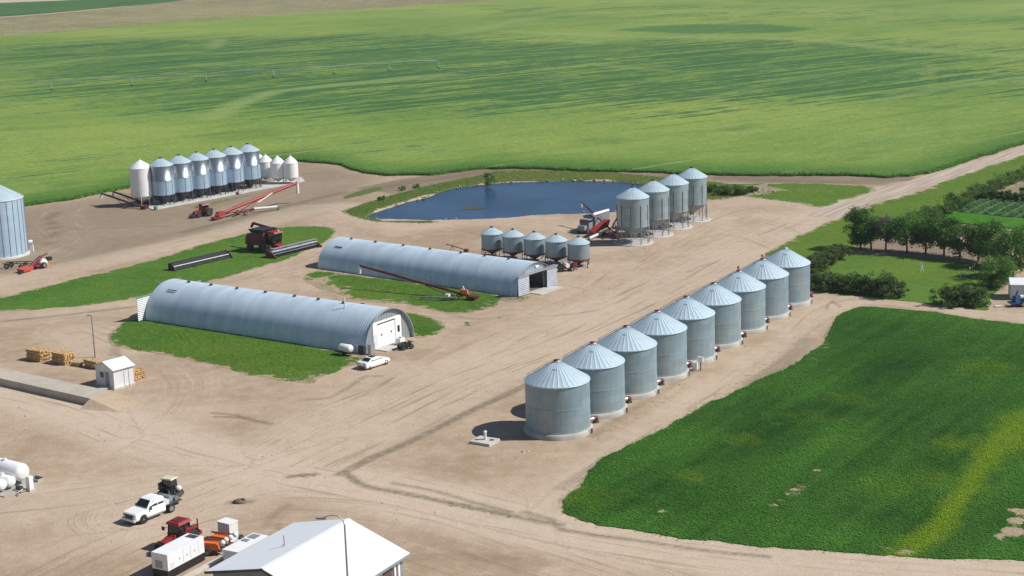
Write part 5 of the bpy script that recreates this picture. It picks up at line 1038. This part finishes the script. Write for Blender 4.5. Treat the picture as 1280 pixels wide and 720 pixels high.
MB().ball((-1.9, .1, .85), (.9, .75, .65), 14, 8).build('hood', M['white'], t); MB().box((-2.9, .6, 1.35), (.9, .7, .6)).build('engine', M['black'], t); MB().box((-2.0, .95, .45), (.6, .3, .5)).build('weight_box', M['orange'], t); MB().tube((3.2, .4, .25), (4.4, .6, .2), .22, n=8).build('spare_roller', M['rubber'], t)
t = thing('frame_trailer', 'dark empty frame trailer standing against the foot of the big bin', 'trailer', G(21, 335), R_(-8)); f = MB()
for s in (-1, 1): f.tube((-2.2, s*.8, .9), (2.4, s*.8, 1.0), .09, n=6)
for x in (-1.8, 0, 1.8): f.tube((x, -.8, .92), (x, .8, .92), .07, n=6)
f.tube((2.4, .8, 1.0), (3.6, 0, .8), .07).tube((2.4, -.8, 1.0), (3.6, 0, .8), .07).build('frame', M['dark'], t)
for s in (-1, 1): wheel(t, -1.4, s*.95, .48, .22); wheel(t, 1.2, s*.95, .42, .2)
# ---- combine, its header, and the spare header
t = thing('combine_harvester', 'red combine harvester with a silver reel header parked on the grass strip', 'combine', G(333, 313.5), R_(-38)); rz = t.rotation_euler.z; t.scale = (1.14,)*3
for s in (-1, 1): wheel(t, 1.0, s*1.35, .95, .7, M['red_dark']); wheel(t, -2.3, s*1.2, .62, .45, M['red_dark'])
MB().hexa([(-3.0, -1.3, 1.0), (1.3, -1.4, 1.1), (1.3, 1.4, 1.1), (-3.0, 1.3, 1.0), (-2.8, -1.35, 2.7), (1.0, -1.45, 3.1), (1.0, 1.45, 3.1), (-2.8, 1.35, 2.7)]).build('body', M['red_dark'], t); MB().hexa([(-3.6, -1.1, 1.0), (-2.9, -1.2, .9), (-2.9, 1.2, .9), (-3.6, 1.1, 1.0), (-3.3, -1.1, 2.2), (-2.8, -1.2, 2.65), (-2.8, 1.2, 2.65), (-3.3, 1.1, 2.2)]).build('rear_hood', M['red_dark'], t)
MB().hexa([(-2.0, -1.2, 3.0), (.9, -1.3, 3.0), (.9, 1.3, 3.0), (-2.0, 1.2, 3.0), (-2.3, -1.5, 3.5), (1.1, -1.5, 3.6), (1.1, 1.5, 3.6), (-2.3, 1.5, 3.5)]).build('grain_tank', M['black'], t)
MB().hexa([(1.3, -.95, 1.6), (2.6, -.9, 1.6), (2.6, .9, 1.6), (1.3, .95, 1.6), (1.3, -.9, 3.1), (2.9, -.85, 3.1), (2.9, .85, 3.1), (1.3, .9, 3.1)]).build('cab_glass', M['glass'], t); MB().hexa([(1.15, -1.05, 3.1), (3.1, -1.0, 3.1), (3.1, 1.0, 3.1), (1.15, 1.05, 3.1), (1.3, -.9, 3.34), (2.9, -.85, 3.34), (2.9, .85, 3.34), (1.3, .9, 3.34)]).build('cab_roof', M['red'], t); MB().tube((2.95, 0, 3.35), (2.95, 0, 3.6), .12, n=10).build('beacon', M['white'], t)
u = MB().tube((.8, 1.5, 3.2), (-4.4, 1.7, 3.75), .22, n=10).tube((-4.4, 1.7, 3.75), (-4.9, 1.7, 3.1), .24, .2, 10).build('unloading_auger', M['red_dark'], t); MB().hexa([(1.6, -.6, .9), (3.9, -.6, .4), (3.9, .6, .4), (1.6, .6, .9), (1.6, -.6, 1.5), (3.9, -.6, 1.1), (3.9, .6, 1.1), (1.6, .6, 1.5)]).build('feeder_house', M['red'], t); MB().box((.8, -1.62, 1.6), (1.6, .25, .08)).tube((1.6, -1.7, .5), (1.4, -1.7, 2.4), .04).tube((.6, -1.7, .5), (.4, -1.7, 2.4), .04).build('ladder', M['black'], t)
def header(parent, x0, half, y0=0.0):
    h = MB(); h.prism([(x0, .25), (x0+.15, 1.2), (x0+.3, 1.2), (x0+.35, .4), (x0+1.6, .15), (x0+1.6, .08)], y0-half, y0+half)
    hd = h.build('header', M['black'], parent)
    rl = MB()
    for k in range(6):
        a = k*math.pi/3; p = (x0+1.25+.48*math.cos(a), .95+.48*math.sin(a)); rl.tube((p[0], y0-half+.2, p[1]), (p[0], y0+half-.2, p[1]), .06, n=5)
    rl.build('reel', M['grey'], hd); MB().tube((x0+1.25, y0-half+.1, .95), (x0+1.25, y0+half-.1, .95), .13, n=8).build('reel_shaft', M['steel'], hd); MB().tube((x0+.75, y0-half+.1, .5), (x0+.75, y0+half-.1, .5), .2, n=10).build('cross_auger', M['grey'], hd)
    for s in (-1, 1): MB().prism([(x0, .1), (x0+.1, 1.25), (x0+1.2, 1.0), (x0+2.3, .2), (x0+2.3, .08)], y0+s*half-.09, y0+s*half+.09).build('end_divider', M['red_dark'], hd)
    sup = MB()
    for y in (-half*.33, half*.33): sup.box((x0+.85, y0+y, 1.0), (1.0, .1, .12))
    sup.build('reel_arm', M['black'], hd); return hd
hd = header(t, 3.8, 5.0, 1.2)
q0, q1 = G(215, 338.5), G(286, 322); d = q1-q0
t = thing('spare_header', 'long black combine header lying alone on the grass strip', 'combine header', (q0+q1)/2, math.atan2(d.y, d.x)-math.pi/2); hl = d.length/2
h = MB().prism([(-.9, .25), (-.75, 1.25), (-.6, 1.25), (-.5, .45), (.6, .18), (.6, .1)], -hl, hl).build('frame', M['black'], t)
r = MB()
for k in range(5): a = k*2*math.pi/5+.3; r.tube((.25+.4*math.cos(a), -hl+.2, .85+.4*math.sin(a)), (.25+.4*math.cos(a), hl-.2, .85+.4*math.sin(a)), .04, n=5)
r.build('reel', M['dark'], t); MB().tube((.15, -hl+.15, .62), (.15, hl-.15, .62), .16, n=8).build('cross_auger', M['steel'], t); MB().box((.62, 0, .3), (.1, 2*hl-.4, .22)).build('cutter_bar', M['dark'], t)
for s in (-1, 1): MB().prism([(-.9, .1), (-.8, 1.3), (.3, 1.05), (1.1, .2), (1.1, .1)], s*hl-.08, s*hl+.08).build('end_divider', M['black'], t)
wheel(t, 1.1, -hl*.35, .22, .16, M['white'])
# ---- red auger trailer between pond and tall bins
p = G(741, 288); t = thing('grain_truck', 'grey grain truck with a white rolled tarp facing the small bins', 'grain truck', p, math.atan2(-.72, -.69)+0.15); t.scale = (1.05, 1.05, 1.05)
MB().hexa([(-3.6, -1.1, 1.0), (1.0, -1.1, 1.0), (1.0, 1.1, 1.0), (-3.6, 1.1, 1.0), (-3.8, -1.25, 2.7), (1.1, -1.25, 2.7), (1.1, 1.25, 2.7), (-3.8, 1.25, 2.7)]).build('grain_box', M['grey'], t); MB().slab([(-3.8, -1.27, 2.72), (1.1, -1.27, 2.72), (1.1, .5, 3.0), (-3.8, .5, 3.0)], (0, 0, 1), .06).build('tarp', M['steel'], t); MB().tube((-3.9, .85, 3.05), (1.2, .85, 3.05), .26, n=10).build('tarp_roll', M['white'], t)
MB().box((2.1, 0, 1.55), (1.5, 2.0, 1.7), 0, (.8, .9)).build('cab', M['grey'], t); MB().box((3.3, 0, 1.05), (1.1, 1.5, .8), 0, (.9, .9)).build('hood', M['grey'], t); MB().box((2.15, 0, 2.0), (1.3, 1.86, .5)).build('cab_glass', M['glass'], t); MB().box((0, 0, .7), (7.0, .9, .3)).build('chassis', M['black'], t)
for s in (-1, 1): wheel(t, 3.1, s*.9, .48, .28); wheel(t, -1.6, s*.9, .5, .4); wheel(t, -2.7, s*.9, .5, .4)
q = G(749, 294); t = thing('drill_fill_hopper', 'red slanting hopper with a white edge beside the grey grain truck', 'hopper', q, math.atan2(.72, .69)+.1); MB().hexa([(-2.6, -.35, .6), (2.4, -.35, 1.2), (2.4, .35, 1.2), (-2.6, .35, .6), (-2.7, -.6, 1.2), (2.7, -.7, 2.5), (2.7, .7, 2.5), (-2.7, .6, 1.2)]).build('hopper', M['red'], t); MB().tube((-4.6, -1.0, .3), (2.6, -.9, .9), .27, n=8).build('drawbar', M['white_dull'], t); MB().box((-.6, -.7, .5), (.8, .5, .5)).build('battery_box', M['white'], t)
for s in (-1, 1): wheel(t, .6, s*.8, .42, .25)
auger('dark red auger slanting up over the grey grain truck towards the pond', G(771, 294.5, .5), G(727, 252.5, 4.4), .15, M['red_dark'], 1.0, .2, .4, M['red_dark'], True, M['white']); auger('short dark auger tube rising against the nearest tall hopper bin', G(762, 291, 1.2), G(772, 271, 3.4), .13, M['red_rust'], .5, .3, .6, M['red_dark'], False, M['red_dark'], False)
# machines behind the small bins, at the arched shed corner
t = thing('seed_cart', 'small red and black pump cart with a white drum under the rightmost small bin', 'pump cart', G(712, 338.5), R_(25)); MB().box((0, 0, .5), (2.6, .9, .16)).build('frame', M['red_rust'], t); MB().box((.9, 0, .95), (.9, .8, .7), 0, (.8, .8)).build('engine', M['red_dark'], t); MB().tube((-.5, -.4, 1.0), (-.5, .4, 1.0), .38, n=14).build('drum', M['white'], t); MB().box((-1.5, .1, .6), (.8, .7, .8)).build('pump', M['black'], t)
for s in (-1, 1): wheel(t, .2, s*.6, .35, .2)
t = thing('low_auger', 'thin rusty auger lying on the yard beyond the far arched shed', 'grain auger', G(571, 313.5), R_(-37)); MB().tube((-2.4, 0, 1.0), (2.2, 0, .35), .09, n=8).build('tube', M['red_rust'], t); MB().box((2.2, 0, .3), (.7, .6, .5)).build('intake', M['red_rust'], t); MB().tube((-1, -.6, .1), (-1, 0, .75), .05).tube((-1, .6, .1), (-1, 0, .75), .05).build('stand', M['dark'], t)
# ---- white shed and blue implement at the right edge
p = G(1278, 373); t = thing('garden_shed', 'small white shed with a white metal roof at the right edge', 'shed', p+Vector((.6, .8, 0)), R_(-12)); MB().box((0, 0, 1.15), (4.4, 3.6, 2.2)).build('wall', M['white_dull'], t)
for s in (-1, 1): MB().slab([(-2.35, 0, 2.85), (2.35, 0, 2.85), (2.35, s*2.0, 2.2), (-2.35, s*2.0, 2.2)], (0, s*.3, 1), .08).build('roof_slope', M['roof_white'], t)
MB().slab([(-2.2, -1.8, 2.2), (-2.2, 1.8, 2.2), (-2.2, 0, 2.82)], (1, 0, 0), 4.4).build('gable', M['white_dull'], t)
t = thing('blue_implement', 'blue farm implement with wheels parked against the small white shed', 'implement', G(1274, 382.5), R_(8)); MB().box((0, 0, .55), (3.0, 1.4, .2)).build('frame', M['blue'], t); MB().box((-.5, 0, 1.1), (.9, 1.0, .9), .2, (.7, .7)).tube((-.6, 0, 1.4), (-.3, 0, 2.3), .12).box((.9, .2, 1.0), (.8, 1.0, .6), 0, (.8, .8)).build('seed_box', M['blue'], t); MB().tube((.1, .1, 1.3), (.6, .1, 1.3), .3, n=12).build('drum', M['white_dull'], t); MB().box((-2.6, .3, .12), (2.0, .5, .12)).build('plank', M['white_dull'], t)
for s in (-1, 1): wheel(t, .2, s*.8, .42, .25)
t = thing('garden_ornament', 'small white garden windmill ornament in the middle of the mown lawn', 'ornament', G(1152, 340)); f = MB()
for k in range(3): a = 2*math.pi*k/3; f.tube((.35*math.cos(a), .35*math.sin(a), 0), (0, 0, 1.2), .035, n=5)
f.build('tripod', M['white'], t); f = MB()
for k in range(6): a = math.pi*k/3; f.box((.28*math.cos(a), 0, 1.25+.28*math.sin(a)), (.3, .02, .12), 0, (1, 1), -a)
f.build('blades', M['white'], t)
for i, (q, h) in enumerate((((1200.5, 346.5), .55), ((1212, 338.5), .4), ((1215.5, 336.5), .35), ((1218, 334), .4))):
    t = thing('garden_light', ('white post light nearest the camera beside the shaded lawn', 'small white post light, second from the near end of the curved line', 'small white post light, third from the near end of the curved line', 'small white post light farthest along the curved line on the lawn')[i], 'garden light', G(*q), 0, 'white post lights on the lawn'); MB().tube((0, 0, 0), (0, 0, h), .06, n=8).build('post', M['white'], t); MB().ball((0, 0, h+.07), .12, 10, 6).build('globe', M['white'], t)
# ---- pivot irrigator far out in the wheat
pa, pb = G(0, 118), G(548, 86.5); d = pb-pa; u = d.normalized(); t = thing('irrigation_pivot', 'long thin centre-pivot irrigator on wheeled towers far out in the green field', 'irrigator', pb, math.atan2(-u.y, -u.x)); Lp = d.length
xs = [0.0]+[(pb-G(px, 118-31.5*px/548)).length for px in (487, 418, 342, 258, 165, 65)]+[Lp+25]
for k in range(len(xs)-1):
    a_, b_ = xs[k], xs[k+1]; pts = [(a_+(b_-a_)*i/8, 0, 3.3+.5*math.sin(math.pi*i/8)) for i in range(9)]; MB().path(pts, .10, 6).build('water_pipe', M['galv'], t)
    tr = MB(); lo_ = [(p_[0], 0, p_[2]-.9*math.sin(math.pi*i/8)) for i, p_ in enumerate(pts)]; tr.path(lo_, .035, 4)
    for p_, q_ in zip(pts[1:-1], lo_[1:-1]): tr.tube(p_, q_, .03, n=4)
    tr.build('truss', M['steel'], t)
for k, x in enumerate(xs[:-1]):
    tw = MB()
    for s in (-1, 1): tw.tube((x, s*1.6, .7), (x, 0, 3.35), .05, n=6)
    tw.tube((x, -1.9, .7), (x, 1.9, .7), .06, n=6); o = tw.build('tower', M['steel'], t)
    for s in (-1, 1): wheel(o, x, s*1.7, .42, .2, M['dark'])
MB().box((0, 0, 3.0), (.5, .5, 1.2)).build('end_box', M['grey'], t)

# ================================================================== TREES, HEDGES, SHRUBS
LEAF = [leaf_mat('leaf_dark', (.044, .115, .022), (.15, .30, .052)), leaf_mat('leaf_mid', (.054, .14, .028), (.19, .35, .065)), leaf_mat('leaf_olive', (.062, .10, .03), (.175, .235, .066)), leaf_mat('leaf_grey', (.085, .085, .060), (.20, .20, .14)), leaf_mat('leaf_hedge', (.055, .10, .034), (.17, .255, .075))]
def crown_pts(c, rad, ncl, per, seed, spread=.42, hollow=.35):
    r = np.random.default_rng(seed); out = []; val = []
    for k in range(ncl):
        d = r.normal(0, 1, 3); d /= np.linalg.norm(d); q = np.array(c)+d*np.array(rad)*(hollow+(1-hollow)*r.uniform(0, 1)**.5)*.92; s = np.array(rad).mean()*spread*r.uniform(.6, 1.25); n = int(per*r.uniform(.5, 1.4))
        e = r.normal(0, 1, (n, 3)); e /= np.linalg.norm(e, axis=1)[:, None]; out.append(q+e*s*r.uniform(.35, 1, n)[:, None]*np.array([1, 1, .75])); val.append(np.clip(r.uniform(.1, .75)+r.normal(0, .16, n), 0, 1))
    return np.vstack(out), np.concatenate(val)
def foliage(name, C, v, size, m, parent, seed, flat=.12):
    k = C[:, 2] > .03; C, v = C[k], v[k]; r = np.random.default_rng(seed); V, Q = leaf_quads(C, size*r.uniform(.6, 1.4, len(C)), seed+1, flat, .7); o = np_mesh(name, V, Q, m, dict(v=np.repeat(v, 4))); o.parent = parent; return o
def tree(label, p, h, rad, th, m, seed, dens=1.0, grp='row of garden trees', nm='broadleaf_tree', leaf=.30):
    t = thing(nm, label, 'tree', p, 0, grp); r = random.Random(seed); zc = th+(h-th)*.52; tr = MB()
    top = Vector((r.uniform(-.3, .3), r.uniform(-.3, .3), zc)); mid = Vector((top.x*.3, top.y*.3, th)); tr.tube((0, 0, -.1), mid, .19, .14, 9).tube(mid, top, .14, .06, 8)
    for k in range(7):
        a = 2*math.pi*k/7+r.uniform(-.3, .3); z0 = th*r.uniform(.75, 1.0); e = Vector((rad*.75*math.cos(a), rad*.75*math.sin(a), zc+r.uniform(-.6, 1.2)*(h-th)*.22)); s = mid.lerp(top, r.uniform(0, .6)); tr.tube(s, e, .075, .02, 6)
    tr.build('trunk', M['bark'], t); C, v = crown_pts((0, 0, zc), (rad*1.18, rad*1.18, (h-th)*.56), int(56*dens), 105, seed); foliage('crown', C, v, leaf, LEAF[m], t, seed); return t
def shrub(p, rad, h, m, seed, label, grp, nm='shrub', n=20, per=80, leaf=.26):
    t = thing(nm, label, 'shrub', p, 0, grp); r = random.Random(seed); s = MB()
    for k in range(6): a = k*1.05; s.tube((.1*math.cos(a), .1*math.sin(a), -.05), (rad*.6*math.cos(a), rad*.6*math.sin(a), h*.7), .04, .015, 5)
    s.build('stems', M['bark'], t); C, v = crown_pts((0, 0, h*.5), (rad, rad, h*.5), n, per, seed, .45); foliage('foliage', C, v, leaf, LEAF[m], t, seed); return t
TR = [((1076, 311), 6.6, 2.3, .5, 0, 'dense dark bushy tree at the left end of the garden tree row', 1.5), ((1089, 312), 5.6, 1.9, 1.5, 1, 'slim green tree between the dense dark tree and the greyish bare one', .8), ((1107, 314), 5.9, 2.1, 1.8, 3, 'thin greyish half-bare tree in the garden row', .40),
      ((1134, 316), 6.3, 2.7, 1.6, 1, 'round mid-green tree right of the greyish half-bare tree', 1.0), ((1157, 317), 5.6, 2.3, 1.7, 0, 'smaller dark tree between two taller ones in the middle of the row', .9), ((1180, 320), 6.2, 2.4, 1.9, 0, 'dark tree with a clear straight trunk in the middle right of the row', 1.0),
      ((1200, 323), 5.6, 2.4, 1.4, 1, 'leafy green tree whose trunk stands beside a garden seat frame', .9), ((1223, 326), 5.8, 2.2, 1.4, 0, 'dark tree at the right end of the straight garden row', 1.0), ((1243, 333), 6.6, 2.7, 1.4, 1, 'tall bright-topped tree at the corner behind the lawn bush', 1.1), ((1266, 348), 6.9, 2.9, 1.7, 0, 'large dark spreading tree by the right edge behind the lawn bush', 1.2)]
for i, (q, h, rad, th, m, lb, dn) in enumerate(TR): tree(lb, G(*q), h*1.04, rad, th*.8, m, 200+i, dn)
tree('large dark tree at the right edge beyond the garden row', G(1290, 330), 6.5, 2.9, 1.2, 0, 230, 1.1)
tree('low light green bushy tree casting its shadow on the mown lawn', G(1243, 359), 4.4, 2.55, .3, 1, 240, 1.3, None, 'bushy_tree', .24)
def hedge(label, pts, hw, h, m, seed, nm='hedge', step=.7, per=80, leaf=.24):
    t = thing(nm, label, 'hedge', G(*pts[0])); ln = smooth_line([tuple(G(*q).to_2d()) for q in pts], step); r = np.random.default_rng(seed); o = np.array(t.location[:2]); Cs, vs = [], []; st = MB()
    for k, q in enumerate(ln):
        for _ in range(2):
            hh = h*r.uniform(.75, 1.12); off = r.normal(0, hw*.4, 2); C, v = crown_pts((q[0]-o[0]+off[0], q[1]-o[1]+off[1], hh*.5), (hw, hw, hh*.5), 9, per, seed*31+k*7+_, .42); Cs.append(C); vs.append(v)
        st.tube((q[0]-o[0], q[1]-o[1], -.05), (q[0]-o[0]+r.normal(0, .2), q[1]-o[1], h*.7), .05, .02, 5)
    st.build('stems', M['bark'], t); foliage('foliage', np.vstack(Cs), np.concatenate(vs), leaf, LEAF[m], t, seed); return t
hedge('long dark olive hedge from the last grain bin along the garden drive', [(1013, 362), (1040, 363), (1070, 366), (1100, 369), (1122, 372)], 1.5, 3.2, 4, 300); hedge('short dark olive hedge between the garden drive and the mown lawn', [(1178, 379), (1195, 381), (1212, 382), (1226, 383)], 1.5, 3.1, 4, 301)
hedge('shaggy olive hedge between the road verge and the mown lawn', [(1003, 345), (1018, 338), (1034, 330), (1050, 322)], 1.5, 2.5, 2, 302); hedge('dark clipped hedge behind the vegetable plot', [(1220, 249), (1250, 250), (1290, 254)], 1.0, 2.0, 0, 303)
VR = [(1122, 292), (1131, 291), (1140, 288), (1147, 282), (1158, 279), (1166, 276), (1172, 272), (1182, 268), (1190, 262), (1200, 261), (1208, 255), (1216, 252), (1224, 248), (1234, 243), (1242, 240), (1252, 235), (1262, 230), (1272, 225), (1282, 221)]
names = ['first', 'second', 'third', 'fourth', 'fifth', 'sixth', 'seventh', 'eighth', 'ninth', 'tenth', 'eleventh', 'twelfth', 'thirteenth', 'fourteenth', 'fifteenth', 'sixteenth', 'seventeenth', 'eighteenth', 'nineteenth']
for i, q in enumerate(VR): shrub(G(*q), 2.15+.35*math.sin(i*2.3), 2.7+.5*math.sin(i*1.7+1), (4, 1, 2, 1)[i % 4], 320+i, f'{names[i]} shrub from the garden tree end of the row along the road verge', 'shrubs along the road verge')
shrub(G(612, 231.5), 1.7, 2.6, 0, 360, 'lone dense green bush at the far edge of the pond', None, 'pond_bush', 16, 70)
for i, (q, rd, h) in enumerate((((891, 240), 1.6, 1.7), ((903, 243), 1.8, 1.9), ((917, 243.5), 2.0, 2.1), ((928, 243.5), 1.7, 1.8), ((939, 240), 1.3, 1.2))): shrub(G(*q), rd, h, (0, 2, 0, 0, 2)[i], 370+i, ('dark bush touching the farthest tall hopper bin at the pond end', 'olive bush second from the farthest tall hopper bin', 'broad dark bush in the middle of the clump at the pond end', 'dark bush fourth from the tall hopper bin at the pond end', 'small low olive bush beside the pale rock pile')[i], 'bushes at the pond end')
for i, q in enumerate(((502, 238), (520, 235), (478, 250))): shrub(G(*q), 1.0, .9, 1, 380+i, ('low green bush on the left pond bank near the middle', 'low green bush on the left pond bank nearest the lone dense bush', 'low green bush on the left pond bank nearest the yard')[i], 'low bushes on the left pond bank', n=8, per=50)
shrub(G(1284, 243.5), 1.4, 2.2, 0, 390, 'dark round bush at the right edge above the clipped hedge', None)
t = thing('garden_bench', 'rough wooden garden seat frame at a tree foot in the garden row', 'seat', G(1197, 324), .3); f = MB()
for x in (-.7, .7):
    for y in (-.25, .25): f.tube((x, y, 0), (x, y, .45 if y < 0 else 1.1), .05, n=6)
f.build('frame', M['post'], t); MB().box((0, 0, .47), (1.6, .6, .07)).build('seat', M['post'], t); MB().box((0, .27, .9), (1.6, .06, .3)).build('backrest', M['post'], t)

hz_ = MB().hexa([(-9500, -4500, -2.7), (9500, -4500, -2.7), (9500, 12500, -2.7), (-9500, 12500, -2.7), (-9500, -4500, 60), (9500, -4500, 60), (9500, 12500, 60), (-9500, 12500, 60)])
hm = bpy.data.materials.new('thin_air'); hm.use_nodes = True; hn = hm.node_tree; hn.nodes.remove(hn.nodes['Principled BSDF']); pv = hn.nodes.new('ShaderNodeVolumePrincipled'); pv.inputs['Color'].default_value = (.88, .93, 1, 1); pv.inputs['Density'].default_value = .00009; pv.inputs['Anisotropy'].default_value = .2; hn.links.new(pv.outputs[0], hn.nodes['Material Output'].inputs['Volume'])
tag(hz_.build('haze', hm), kind='stuff')
# ================================================================== LIGHT, AIR, CAMERA
w = bpy.data.worlds.new('World'); S.world = w; w.use_nodes = True; nt = w.node_tree; bg = nt.nodes['Background']
SUN_EL, SUN_AZ = R_(44.5), R_(94.5)
sk = nt.nodes.new('ShaderNodeTexSky'); sk.sky_type = 'NISHITA'; sk.sun_disc = False; sk.sun_elevation = SUN_EL; sk.sun_rotation = SUN_AZ; sk.altitude = 600; sk.air_density = 1.0; sk.dust_density = .6; sk.ozone_density = 1.5
nt.links.new(sk.outputs[0], bg.inputs[0]); bg.inputs[1].default_value = .078
sd = bpy.data.lights.new('sun', 'SUN'); sd.energy = 4.9; sd.angle = R_(.53); sd.color = (1.0, .965, .92); so = bpy.data.objects.new('sun', sd); COL.objects.link(so)
tosun = Vector((math.sin(SUN_AZ)*math.cos(SUN_EL), math.cos(SUN_AZ)*math.cos(SUN_EL), math.sin(SUN_EL))); so.rotation_euler = tosun.to_track_quat('Z', 'Y').to_euler(); so.location = (60, 150, 120)
cd = bpy.data.cameras.new('camera'); co = bpy.data.objects.new('camera', cd); COL.objects.link(co); S.camera = co
cd.sensor_width = 36; cd.lens = CF/1280*36; cd.clip_start = .5; cd.clip_end = 20000
co.matrix_world = Matrix(((rt[0], up[0], -fw[0], 0), (rt[1], up[1], -fw[1], 0), (rt[2], up[2], -fw[2], CH), (0, 0, 0, 1)))
S.view_settings.view_transform = 'Standard'; S.view_settings.look = 'None'; S.view_settings.exposure = .05; S.view_settings.gamma = 1; S.view_settings.use_curve_mapping = False
S.render.resolution_x, S.render.resolution_y = 1024, 576
S.cycles.max_bounces = 6; S.cycles.diffuse_bounces = 3; S.cycles.glossy_bounces = 3; S.cycles.use_denoising = True
